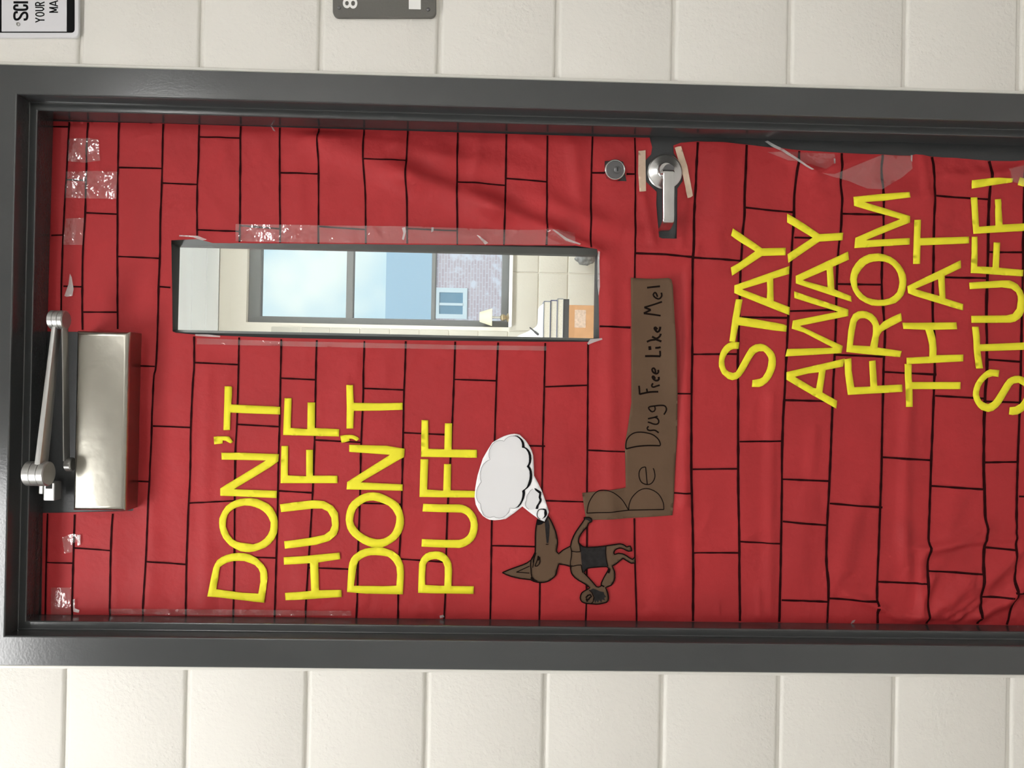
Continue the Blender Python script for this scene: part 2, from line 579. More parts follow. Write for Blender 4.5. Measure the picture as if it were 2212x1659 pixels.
def ring_bm(outer, inner, y0, y1):
    """rectangular ring in the XZ plane, outer/inner = (x0, x1, z0, z1), extruded in Y"""
    bm = bmesh.new()
    def quad(r, y):
        return [bm.verts.new((r[0], y, r[2])), bm.verts.new((r[1], y, r[2])), bm.verts.new((r[1], y, r[3])), bm.verts.new((r[0], y, r[3]))]
    a, b, c, d = quad(outer, y0), quad(inner, y0), quad(outer, y1), quad(inner, y1)
    for i in range(4):
        j = (i + 1) % 4
        bm.faces.new((a[i], a[j], b[j], b[i]))
        bm.faces.new((c[i], d[i], d[j], c[j]))
        bm.faces.new((a[i], c[i], c[j], a[j]))
        bm.faces.new((b[i], b[j], d[j], d[i]))
    return bm

CORR_H = 3.00
bm = bmesh.new()                              # the wall's core behind the blocks, with the doorway left open
for r in ((-2.6, -0.46, 0, CORR_H), (0.51, 2.8, 0, CORR_H), (-0.46, 0.51, 2.16, CORR_H)):
    box_bm(r[0], r[1], 0.0052, 0.20, r[2], r[3], bm=bm)
wall_front = struct(bm_obj('wall_front', bm, M_block))

BW, BH, JT = 0.4064, 0.2032, 0.0055
def block_mesh(wd, ht):
    b = box_bm(-wd / 2, wd / 2, 0, 0.022, -ht / 2, ht / 2, 0.0062, 3)
    me = bpy.data.meshes.new('block')
    bmesh.ops.recalc_face_normals(b, faces=b.faces)
    b.to_mesh(me)
    b.free()
    me.polygons.foreach_set('use_smooth', [True] * len(me.polygons))
    me.set_sharp_from_angle(angle=math.radians(60))
    me.materials.append(M_block)
    return me
_bm_cache = {}
def block(x0, x1, z0, z1, parent, y=0.0, mt=None):
    if x1 - x0 < 0.03 or z1 - z0 < 0.015:
        return
    k = (round(x1 - x0, 4), round(z1 - z0, 4), mt.name if mt else '')
    if k not in _bm_cache:
        me = block_mesh(x1 - x0 - JT, z1 - z0 - JT)
        if mt:
            me.materials[0] = mt
        _bm_cache[k] = me
    o = link(bpy.data.objects.new('block', _bm_cache[k]))
    o.location = ((x0 + x1) / 2, y + random.uniform(-0.0004, 0.0004), (z0 + z1) / 2)
    o.parent = parent
    return o

for k in range(15):
    z0, z1 = k * BH, min((k + 1) * BH, CORR_H)
    half = BW / 2 if k % 2 else BW
    jr, jl = XR - 0.0035, XL + 0.0035
    x = jr
    first = True
    while x < 2.75 and z0 < ZT - 0.001:
        x2 = min(x + (half if first else BW), 2.8)
        block(x, x2, z0, z1, wall_front)
        x, first = x2, False
    x, first = jl, True
    while x > -2.55 and z0 < ZT - 0.001:
        x2 = max(x - (half if first else BW), -2.6)
        block(x2, x, z0, z1, wall_front)
        x, first = x2, False
    if z1 > ZT + 0.02:                        # courses over the frame
        a = max(z0, ZT + 0.0 if z0 < ZT else z0)
        if z0 < ZT:
            for q in (-0.4788, -0.0724, 0.334):
                block(q, min(q + BW, 0.5286), ZT - 0.003, z1, wall_front)
        else:
            x = -2.6 + (0.2 if k % 2 else 0)
            while x < 2.8:
                block(x, min(x + BW, 2.8), z0, z1, wall_front)
                x += BW

M_corr = mat('corridor_paint', (0.85, 0.84, 0.82), 0.6)
M_tile = mat('vinyl_floor', (0.56, 0.55, 0.53), 0.35, var=(4, 0.15))
M_ceil = mat('ceiling_board', (0.78, 0.78, 0.76), 0.9)
struct(box('floor', -2.7, 2.9, -3.5, 4.2, -0.08, 0.0, M_tile))
struct(box('ceiling', -2.7, 2.9, -3.5, 0.10, CORR_H, CORR_H + 0.05, M_ceil))
struct(box('wall_back', -2.7, 2.9, -3.5, -3.4, 0, CORR_H, M_corr))
struct(box('wall_left', -2.7, -2.6, -3.4, 0.2, 0, CORR_H, M_corr))
struct(box('wall_right', 2.8, 2.9, -3.4, 0.2, 0, CORR_H, M_corr))

M_lamp = emit_mat('corridor_diffuser', (1.0, 0.99, 0.975), CORRIDOR_LIGHT)
M_trim = mat('white_enamel', (0.8, 0.8, 0.8), 0.4)
def ceiling_light(cx, cy, wx, wy, z, lm, label, group):
    t = empty('ceiling_light', label, 'ceiling light', group, loc=(cx, cy, z))
    fr = bm_obj('light_housing', ring_bm((cx - wx / 2 - 0.02, cx + wx / 2 + 0.02, -wy / 2 - 0.02, wy / 2 + 0.02), (cx - wx / 2, cx + wx / 2, -wy / 2, wy / 2), 0, 0.03), M_trim)
    fr.data.transform(Matrix(((1, 0, 0, 0), (0, 0, 1, cy), (0, -1, 0, z), (0, 0, 0, 1))))
    keep(fr, t)
    keep(box('diffuser', cx - wx / 2, cx + wx / 2, cy - wy / 2, cy + wy / 2, z - 0.018, z - 0.006, lm), t)
    return t
ceiling_light(-0.93, -1.10, 1.2, 0.6, CORR_H, M_lamp, 'flat rectangular ceiling light over the corridor in front of the door', None)
ceiling_light(1.09, -2.75, 0.38, 0.6, CORR_H, emit_mat('fill_diffuser', (1.0, 0.99, 0.975), CORRIDOR_LIGHT * 3.2), 'added fill light on the ceiling at the far side of the corridor', None)  # added fill lamp, lifts the right side of door and wall

# ------------------------------------------------------------------ steel door frame (double rabbet)
PROF = [(0.0, 0.012), (0.0, -0.0035), (0.0012, -0.005), (0.0478, -0.005), (0.0496, -0.0044), (0.0503, -0.0028), (0.0503, 0.0285),
        (0.0508, 0.0296), (0.0519, 0.0300), (0.0626, 0.0300), (0.0640, 0.0305), (0.0646, 0.0320), (0.0646, 0.0660), (0.0640, 0.0668), (0.0503, 0.0668),
        (0.0503, 0.150), (0.0, 0.150)]
trim_1 = empty('trim_1', kind='structure')
def stop_y(x, y):
    return y + (door_y(x) - 0.0018 - 0.0668) if 0.06 < y < 0.07 else y
def jamb(side):
    vs, fs = [], []
    for u, y in PROF:
        x = XR - u if side > 0 else XL + u
        y = stop_y(x, y)
        vs += [(x, y, 0.0), (x, y, ZT - u)]
    n = len(PROF)
    for i in range(n):
        j = (i + 1) % n
        fs.append((2 * i, 2 * j, 2 * j + 1, 2 * i + 1))
    return vs, fs
def fix_normals(o):
    bm = bmesh.new()
    bm.from_mesh(o.data)
    bmesh.ops.recalc_face_normals(bm, faces=bm.faces)
    bm.to_mesh(o.data)
    bm.free()
for s in (1, -1):
    o = mesh_obj('jamb', *jamb(s), M_frame, trim_1)
    bm = bmesh.new(); bm.from_mesh(o.data)
    bmesh.ops.contextual_create(bm, geom=[e for e in bm.edges if e.is_boundary and all(v.co.z < 0.001 for v in e.verts)])
    bmesh.ops.recalc_face_normals(bm, faces=bm.faces)
    bm.to_mesh(o.data); bm.free()
vs, fs = [], []
for u, y in PROF:
    vs += [(XL + u, stop_y(XL + u, y), ZT - u), (XR - u, stop_y(XR - u, y), ZT - u)]
n = len(PROF)
for i in range(n):
    j = (i + 1) % n
    fs.append((2 * i, 2 * i + 1, 2 * j + 1, 2 * j))
o = mesh_obj('head_rail', vs, fs, M_frame, trim_1)
fix_normals(o)
# painted sealant line between frame and blocks
M_caulk = mat('painted_sealant', (0.72, 0.71, 0.66), 0.3)
for s in (1, -1):
    x = XR + 0.0005 if s > 0 else XL - 0.0005
    o = box('sealant_bead', min(x, x + s * 0.006), max(x, x + s * 0.006), -0.0015, 0.012, 0, ZT + 0.004, M_caulk, trim_1, 0.0014)
box('sealant_bead', XL, XR, -0.0015, 0.012, ZT + 0.0005, ZT + 0.0065, M_caulk, trim_1, 0.0014)

# ------------------------------------------------------------------ door
far = [at(386.5, 533, 0.122), at(383.8, 713.6, 0.120), at(1283.7, 729.5, 0.120), at(1283.7, 555.6, 0.122)]
LX0, LX1 = (far[1].x + far[2].x) / 2, (far[0].x + far[3].x) / 2
LZ0, LZ1 = (far[2].z + far[3].z) / 2, (far[0].z + far[1].z) / 2
door_1 = empty('door_1', kind='structure')
def tilt(o):
    """lay a mesh built against Y=0 onto the door's plane"""
    for v in o.data.vertices:
        v.co.y += door_y(v.co.x)
    o.data.update()
    return o
DX0, DX1, DZ1 = -0.4295, 0.4785, 2.128
slab = bm_obj('door_leaf', ring_bm((DX0, DX1, 0.01, DZ1), (LX0 - 0.008, LX1 + 0.008, LZ0 - 0.006, LZ1 + 0.006), 0.0, 0.0445), M_door, door_1)
tilt(slab)
# vision panel trim: thin flange on the face, sloping reveal, glass half way in
def reveal():
    vs, fs = [], []
    loops = [(0.016, -0.0002), (0.016, -0.0012), (0.0075, -0.0014), (0.0065, 0.004), (0.0, 0.0445), (0.0, 0.0470), (0.016, 0.0470), (0.016, 0.0447)]
    for g, y in loops:
        for x, z in ((LX0 - g, LZ0 - g), (LX1 + g, LZ0 - g), (LX1 + g, LZ1 + g), (LX0 - g, LZ1 + g)):
            vs.append((x, y, z))
    for i in range(len(loops) - 1):
        for k in range(4):
            fs.append((4 * i + k, 4 * i + (k + 1) % 4, 4 * i + 4 + (k + 1) % 4, 4 * i + 4 + k))
    return vs, fs
lf = mesh_obj('window_trim', *reveal(), mat('window_trim_grey', (0.022, 0.023, 0.024), 0.6, spec=0.25), door_1)
fix_normals(lf)
tilt(lf)
gl = box('window_glass', LX0 - 0.003, LX1 + 0.003, 0.030, 0.034, LZ0 - 0.003, LZ1 + 0.003, M_glass, door_1)
tilt(gl)

# mortise cylinder
c = at_door(1326.5, 370, 0.0)
cyl = lathe('lock_cylinder', [(0.0165, 0.0), (0.0180, -0.001), (0.0186, -0.009), (0.0176, -0.0115), (0.0158, -0.0122), (0.0156, -0.0112), (0.0, -0.0110)], c, 'Y', M_dkmetal, door_1)
pl = lathe('key_plug', [(0.0062, 0.0), (0.0062, -0.0014), (0.0056, -0.0018), (0.0, -0.0018)], (c.x, c.y - 0.0108, c.z - 0.0045), 'Y', M_dkmetal, cyl)
box('keyhole', c.x - 0.0032, c.x + 0.0036, c.y - 0.0131, c.y - 0.0120, c.z - 0.0055, c.z - 0.0035, M_hole, cyl)

lathe('collar', [(0.0188, 0.001), (0.0190, -0.0095), (0.0184, -0.0118), (0.0172, -0.0124), (0.0160, -0.0118), (0.0160, -0.010), (0.0158, 0.001)], c, 'Y', M_lever, cyl)

# lever handle
rc = at_door(1434.4, 373, 0.003)
rose = lathe('lever_handle', [(0.0305, 0.004), (0.0316, -0.001), (0.0322, -0.004), (0.0300, -0.0062), (0.0285, -0.0066), (0.016, -0.0105), (0.0135, -0.012), (0.0125, -0.014), (0.0125, -0.016), (0.0, -0.016)], rc, 'Y', M_lever, door_1, n=64)
lathe('spindle_neck', [(0.0095, -0.012), (0.0095, -0.040), (0.0, -0.040)], (at(1444, 367, rc.y - 0.036).x, rc.y, at(1444, 367, rc.y - 0.036).z), 'Y', M_dkmetal, rose)
def lever():
    """flat bar along X that turns back to the door at its free end"""
    z = at(1444.5, 420, rc.y - 0.054).z
    x0 = at(1444, 369.5, rc.y - 0.054).x
    xe = at(1437, 479, rc.y - 0.052).x
    yf = rc.y - 0.054
    path = [(x0, yf + 0.014), (x0 + 0.0005, yf + 0.006), (x0 - 0.002, yf + 0.001), (x0 - 0.010, yf), ((x0 + xe) / 2, yf + 0.0015), (xe + 0.010, yf + 0.001), (xe + 0.003, yf + 0.0015),
            (xe, yf + 0.005), (xe - 0.002, yf + 0.012), (xe - 0.006, yf + 0.026), (xe - 0.0065, yf + 0.040)]
    path = spline(path, 0.0015)
    vs, fs = [], []
    T = np.gradient(np.array(path), axis=0)
    T /= np.linalg.norm(T, axis=1, keepdims=True)
    hw, th = 0.0103, 0.0065
    sec = []
    for a in range(16):
        t = 2 * math.pi * a / 16
        sec.append((math.copysign(abs(math.cos(t)) ** 0.35, math.cos(t)) * hw, math.copysign(abs(math.sin(t)) ** 0.35, math.sin(t)) * th / 2))
    for i, (p, tg) in enumerate(zip(path, T)):
        nx, ny = -tg[1], tg[0]
        k = i / (len(path) - 1)
        for a, b in sec:
            vs.append((p[0] + nx * (b + th / 2 * 0), p[1] + ny * b, z - 0.0006 * 0 + a * (1.02 - 0.08 * k) - 0.002 * k + 0.001))
    n = len(sec)
    for i in range(len(path) - 1):
        for k in range(n):
            fs.append((i * n + k, i * n + (k + 1) % n, (i + 1) * n + (k + 1) % n, (i + 1) * n + k))
    fs.append(tuple(range(n)))
    fs.append(tuple((len(path) - 1) * n + k for k in range(n)))
    return vs, fs
o = mesh_obj('lever', *lever(), M_lever, rose)
fix_normals(o)
o.data.polygons.foreach_set('use_smooth', [True] * len(o.data.polygons))
o.data.set_sharp_from_angle(angle=math.radians(30))

# ------------------------------------------------------------------ door closer
clo = empty('door_closer', 'brushed steel door closer with folded arm at the top of the red door', 'door closer', loc=at_door(215, 910))
pa, pb = at(164, 714, 0.024), at(270, 1104.5, 0.024)
cx0, cx1, cz0, cz1 = pb.x, pa.x, pb.z, pa.z
ym = door_y((cx0 + cx1) / 2)
def cover():
    b = box_bm(cx0, cx1, ym - 0.051, ym - 0.001, cz0, cz1, 0.0)
    bmesh.ops.bevel(b, geom=[e for e in b.edges if all(v.co.y < ym - 0.04 for v in e.verts)], offset=0.0085, segments=5, profile=0.5, affect='EDGES')
    return b
cv = bm_obj('cover', cover(), M_steel)
cv.data.polygons.foreach_set('use_smooth', [True] * len(cv.data.polygons))
cv.data.set_sharp_from_angle(angle=math.radians(25))
keep(cv, clo)
def cylz(name, px, py, Y, r, dz, m=M_arm, bands=True):
    c = at(px, py, Y)
    h = dz / 2
    pr = [(r - 0.002, -h), (r, -h + 0.0015)]
    if bands:
        for q in (-0.35, 0.3):
            pr += [(r, h * q - 0.0006), (r - 0.0012, h * q), (r, h * q + 0.0006)]
    pr += [(r, h - 0.0015), (r - 0.002, h)]
    return keep(lathe(name, pr, c, 'Z', m), clo), c
YK1, YK2, YB = -0.004, -0.016, 0.036
k1, c1 = cylz('elbow_knuckle', 127, 691, YK1, 0.0160, 0.026)
k2, c2 = cylz('shoe_knuckle', 83, 1023, YK2, 0.0205, 0.036)
k3, c3 = cylz('pinion_knuckle', 151, 1003, YB, 0.0120, 0.012, bands=False)
def bar(name, a, b, wa, wb, ha, hb, m=M_arm):
    """tapering rounded bar between two points; w = width in Y, h = height in Z"""
    a, b = Vector(a), Vector(b)
    d = (b - a).normalized()
    side = Vector((-d.y, d.x, 0)).normalized()
    up = Vector((0, 0, 1))
    vs, fs = [], []
    for p, wd, ht in ((a, wa, ha), (b, wb, hb)):
        for k in range(12):
            t = 2 * math.pi * k / 12
            c_, s_ = math.cos(t), math.sin(t)
            c_ = math.copysign(abs(c_) ** 0.5, c_)
            s_ = math.copysign(abs(s_) ** 0.5, s_)
            vs.append(p + side * (c_ * wd / 2) + up * (s_ * ht / 2))
    for k in range(12):
        fs.append((k, (k + 1) % 12, 12 + (k + 1) % 12, 12 + k))
    fs += [tuple(range(12)), tuple(range(12, 24))]
    o = mesh_obj(name, vs, fs, m, smooth=True)
    fix_normals(o)
    o.data.set_sharp_from_angle(angle=math.radians(50))
    return keep(o, clo)
bar('main_arm', c1 + Vector((-0.008, 0, 0.003)), c2 + Vector((0.010, 0, -0.004)), 0.020, 0.026, 0.0085, 0.0125)
bar('forearm', c1 + Vector((-0.006, 0.002, -0.009)), c3 + Vector((0.008, -0.004, 0.004)), 0.018, 0.020, 0.0032, 0.0032)
# shoe bracket under the frame's stop
sb = at(111, 1062, 0.036)
b = box_bm(sb.x - 0.015, sb.x + 0.017, 0.030, 0.052, sb.z - 0.009, sb.z + 0.011, 0.002)
box_bm(sb.x - 0.004, sb.x + 0.034, 0.032, 0.050, sb.z + 0.012, sb.z + 0.020, 0.0015, bm=b)
keep(bm_obj('shoe_bracket', b, M_arm), clo)
sp = c2.z - 0.018
keep(lathe('shoe_pin', [(0.010, 0), (0.010, sb.z + 0.012 - c2.z)], (c2.x, c2.y, c2.z), 'Z', M_arm), clo)
keep(box('bracket_slot', sb.x + 0.006, sb.x + 0.016, 0.0290, 0.0302, sb.z - 0.004, sb.z + 0.006, M_hole), clo)
# ------------------------------------------------------------------ red paper on the door
T1, T2, T3, T4 = (80, 240, 2.9625), (600, 240, 2.9625), (1120, 240, 2.9625), (1652, 240, 2.9625)
T5, T6, T7, T8 = (80, 790, 2.9625), (600, 790, 2.9625), (1120, 790, 2.9625), (1652, 790, 2.9625)
POST = [(105, 262), (360, 267), (600, 275), (880, 283), (1120, 290), (1280, 295), (1370, 297), (1403, 298), (1408.5, 319), (1406, 334), (1394, 347), (1390, 372), (1396, 394), (1418, 415),
        (1417, 440), (1423, 513), (1430, 516), (1460, 517), (1462, 480), (1462.5, 408), (1474, 392), (1473, 361), (1455, 332), (1454, 315),
        (1470, 309), (1506, 306), (1560, 309), (1612, 313), (1652, 318), (1726, 325), (1817, 331), (1902, 336), (1966, 337), (1976, 334), (2011, 339), (2070, 342), (2135, 348), (2192, 349), (2260, 345),
        (2420, 352), (2620, 356), (2640, 1369), (2212, 1356), (1900, 1350), (1600, 1346), (1160, 1340), (760, 1335), (400, 1332.5), (90, 1330),
        (93, 1108), (180, 1106), (288, 1103), (291, 1096), (292, 726), (289, 719), (175, 717), (100, 716), (101, 500)]
WIN = [(371, 519.5), (427, 517), (444, 521), (460, 525.5), (640, 526.5), (880, 529), (1160, 531), (1241, 533), (1287, 542), (1289, 549), (1294, 556), (1293, 640), (1294, 733), (1270, 738.5), (1160, 738.5),
       (800, 734), (600, 730), (421, 723), (381, 719), (374, 716)]
LOCK = [(1306, 349), (1330, 346), (1346, 350), (1349, 372), (1353, 392.5), (1325, 391), (1310, 386), (1305, 370)]
POST_O = drape('door_poster', POST, [WIN, LOCK], M_red, step=5.5, lift=0.0)
tag(POST_O, 'red paper sheet with hand-drawn brick lines covering the whole door', 'poster')

L = []
def ln(z, pts, wd=None):
    L.append((zm(z, pts), wd) if wd else zm(z, pts))
P = (0, 0, 1)
for pts in [
    [(151, 269), (147, 350), (144, 402), (138, 510), (135, 600), (134, 665), (133, 714)], [(104, 1109), (101, 1215), (99, 1326)],
    [(191, 270), (188.7, 341), (187, 402), (185, 470), (181, 544), (179, 645), (180, 713)], [(162.7, 1111), (159, 1229), (157, 1328)],
    [(258, 270), (256, 365), (255, 429), (255.5, 483), (255, 561), (256, 711)], [(245.4, 1109), (242, 1188), (238.6, 1328)],
    [(353.4, 273), (351, 392), (347.7, 476), (346.7, 561), (344.3, 621), (342.6, 696), (339, 790), (334, 824), (330, 959), (323, 1077), (318, 1195), (313, 1279), (309.5, 1329)],
    [(431, 275), (429.4, 358), (427, 429), (427.3, 515)], [(421.6, 727), (421, 793), (418.6, 824), (414, 925), (412.5, 1026), (409, 1094), (404, 1212), (402.4, 1329)],
    [(520.5, 278), (519.8, 429), (518.8, 524)], [(517.8, 729), (516, 800), (513, 908), (509.4, 976), (508, 1077), (507, 1229), (504.6, 1330)],
    [(604.9, 281), (605.6, 409), (605.9, 525)], [(608.4, 733), (607.4, 790), (605, 901), (602.5, 992.5), (600, 1127), (596.5, 1246), (593.8, 1330)],
    [(689.5, 283), (689, 375), (688.4, 527)], [(685, 735), (683, 800), (680.3, 942), (677, 1043), (672.6, 1127), (667.5, 1212), (662.4, 1296), (660.8, 1331)],
    [(786.7, 285), (787.7, 375), (789.7, 429), (790.7, 527)], [(788, 737), (785.7, 800), (785, 857), (780.6, 959), (777.9, 1077), (773.8, 1195), (772, 1296), (769.8, 1332)],
    [(881, 288), (879.5, 409), (879.8, 527)], [(876.8, 737), (875, 800), (872.7, 857), (870, 992), (866.7, 1127), (861.6, 1229), (860, 1333)],
    [(989, 291.6), (988, 375), (988, 529)], [(983.5, 738), (981.4, 800), (978, 891), (973, 992), (966, 1127), (962.9, 1262), (959.5, 1334)],
    [(1093.8, 295), (1091.8, 409), (1088.4, 530)], [(1076, 740), (1073.6, 790), (1068.5, 948), (1062.4, 1127), (1060.8, 1229), (1059, 1335)],
    [(1182.4, 298), (1180.8, 429), (1180, 531)], [(1177.4, 741), (1175.7, 824), (1172.3, 959), (1170.6, 1050), (1167, 1200), (1166, 1254), (1165, 1336)],
    [(1279.7, 300), (1277, 375), (1274.3, 538)], [(1270, 741), (1269.5, 824), (1268.5, 959), (1267.5, 1060), (1267.8, 1127), (1266.5, 1276), (1265, 1338)],
    [(1370.8, 303), (1372, 375), (1370.5, 602)], [(1369.8, 1119), (1370.5, 1208), (1374.8, 1339)]]:
    ln(P, [((q[0], q[1] - 4.5) if q[1] < 312 else (q[0], q[1] + 2.5) if q[1] > 1322 else q) for q in pts], 3.9)
for pts in [
    [(1506.5, 308), (1501.4, 409), (1495.4, 554), (1494, 765), (1493, 824), (1492.3, 1026), (1495.4, 1161), (1496.4, 1341)],
    [(1611.8, 314), (1606, 449), (1599.3, 564), (1592.6, 766), (1593.6, 857), (1592.6, 1026), (1595, 1161), (1597.6, 1341)],
    [(1725.6, 327), (1716, 409), (1712.8, 459), (1702.6, 645), (1696, 780), (1694, 824), (1688.5, 959), (1687.4, 1094), (1684, 1262), (1682.4, 1343)],
    [(1816.7, 332), (1814.7, 392), (1815.7, 459), (1807.3, 577), (1804, 712), (1801, 780), (1797, 874), (1791, 1026), (1785.3, 1137), (1783.6, 1212), (1787.7, 1269), (1786, 1345)],
    [(1901.8, 337), (1903.5, 409), (1906.9, 442), (1904.5, 544), (1903.5, 628), (1910, 712), (1906.9, 800), (1905, 891), (1901.8, 1043), (1895.7, 1195), (1892.7, 1296), (1895, 1346)],
    [(2011.5, 340), (2016.6, 392), (2014.9, 544), (2013, 679), (2018, 800), (2016.6, 824), (2011.5, 959), (2006.4, 1094), (2001.4, 1229), (1999.7, 1347)],
    [(2210.6, 350), (2210, 409), (2207, 611), (2204, 763), (2202, 857), (2195.5, 1026), (2192, 1178), (2187, 1272), (2173.5, 1349)],
    [(2300, 350), (2296, 700), (2290, 1354)], [(2390, 352), (2386, 700), (2380, 1357)]]:
    ln(P, pts, 5.2)
ln(P, [(2134.7, 349), (2138, 375), (2133, 476), (2128, 679), (2129.6, 800), (2126, 857), (2122.9, 992), (2126, 1127), (2119.5, 1245), (2109.4, 1347)], 6.2)
for z, seg in [
    (T1, [(95, 102, 208, 103), (195, 442, 318, 446), (525, 363, 800, 370), (805, 463, 1030, 473), (320, 653, 520, 662), (95, 797, 172, 795), (522, 932, 790, 945), (175, 1122, 293, 1126),
          (790, 1125, 858, 1130), (300, 1287, 520, 1288), (628, 1630, 760, 1634), (1042, 168, 1303, 177), (1030, 762, 1300, 773), (1303, 735, 1555, 755), (1012, 1610, 1292, 1623)]),
    (T2, [(15, 398, 262, 405), (555, 322, 828, 333), (265, 740, 562, 760), (830, 755, 1150, 770), (1153, 463, 1300, 466), (1300, 466, 1452, 480), (1463, 437, 1718, 457)]),
    (T3, [(470, 398, 548, 398), (690, 405, 745, 405), (747, 912, 900, 920), (900, 920, 1110, 937), (1112, 940, 1415, 960), (1445, 622, 1758, 652), (518, 1378, 715, 1386), (1108, 1557, 1400, 1555), (1420, 1320, 1724, 1325)]),
    (T4, [(182, 812, 300, 815), (490, 660, 755, 665), (1088, 545, 1425, 567), (1420, 905, 1655, 905), (455, 1108, 745, 1112), (1150, 1065, 1415, 1072), (155, 1282, 455, 1272), (445, 1560, 755, 1572), (1420, 1590, 1635, 1605)]),
    (T5, [(752, 385, 990, 395), (1285, 375, 1552, 390), (615, 737, 722, 740), (980, 877, 1270, 862), (245, 1165, 482, 1180), (65, 1258, 235, 1262), (707, 1250, 960, 1270), (1268, 1220, 1530, 1228)]),
    (T6, [(25, 80, 242, 90), (552, 145, 808, 155), (240, 475, 535, 490), (5, 800, 222, 812), (530, 878, 790, 886), (200, 1290, 510, 1302), (785, 1235, 1080, 1253), (805, 428, 1115, 443), (1130, 88, 1405, 97), (1388, 505, 1710, 514), (1370, 1150, 1680, 1155)]),
    (T7, [(170, 135, 443, 125), (445, 540, 690, 550), (175, 862, 430, 870), (1000, 178, 1105, 180), (990, 812, 1105, 815), (1112, 662, 1400, 658), (1115, 1195, 1405, 1195), (1410, 485, 1682, 482), (1412, 1122, 1680, 1138)]),
    (T8, [(118, 220, 430, 228), (110, 725, 418, 738), (112, 995, 400, 1020), (105, 1498, 400, 1508), (760, 40, 1095, 57), (1085, 192, 1400, 210), (1400, 228, 1620, 235), (412, 880, 750, 906), (750, 585, 1068, 605),
          (1060, 768, 1390, 790), (1405, 618, 1612, 615), (1620, 835, 1840, 842), (715, 1380, 1030, 1392), (410, 1485, 710, 1505), (1040, 1310, 1390, 1330), (1405, 1160, 1600, 1178), (1380, 1475, 1560, 1475), (1570, 1442, 1840, 1470)])]:
    for a, b_, c_, d_ in seg:
        ln(z, [(a, b_), (c_, d_)], 3.4 if z in (T1, T2, T5, T6, T7) else 4.2)
ribbons('drawn_brick_lines', L, M_ink, POST_O, lift=0.0009, step=6, wob=0.35)

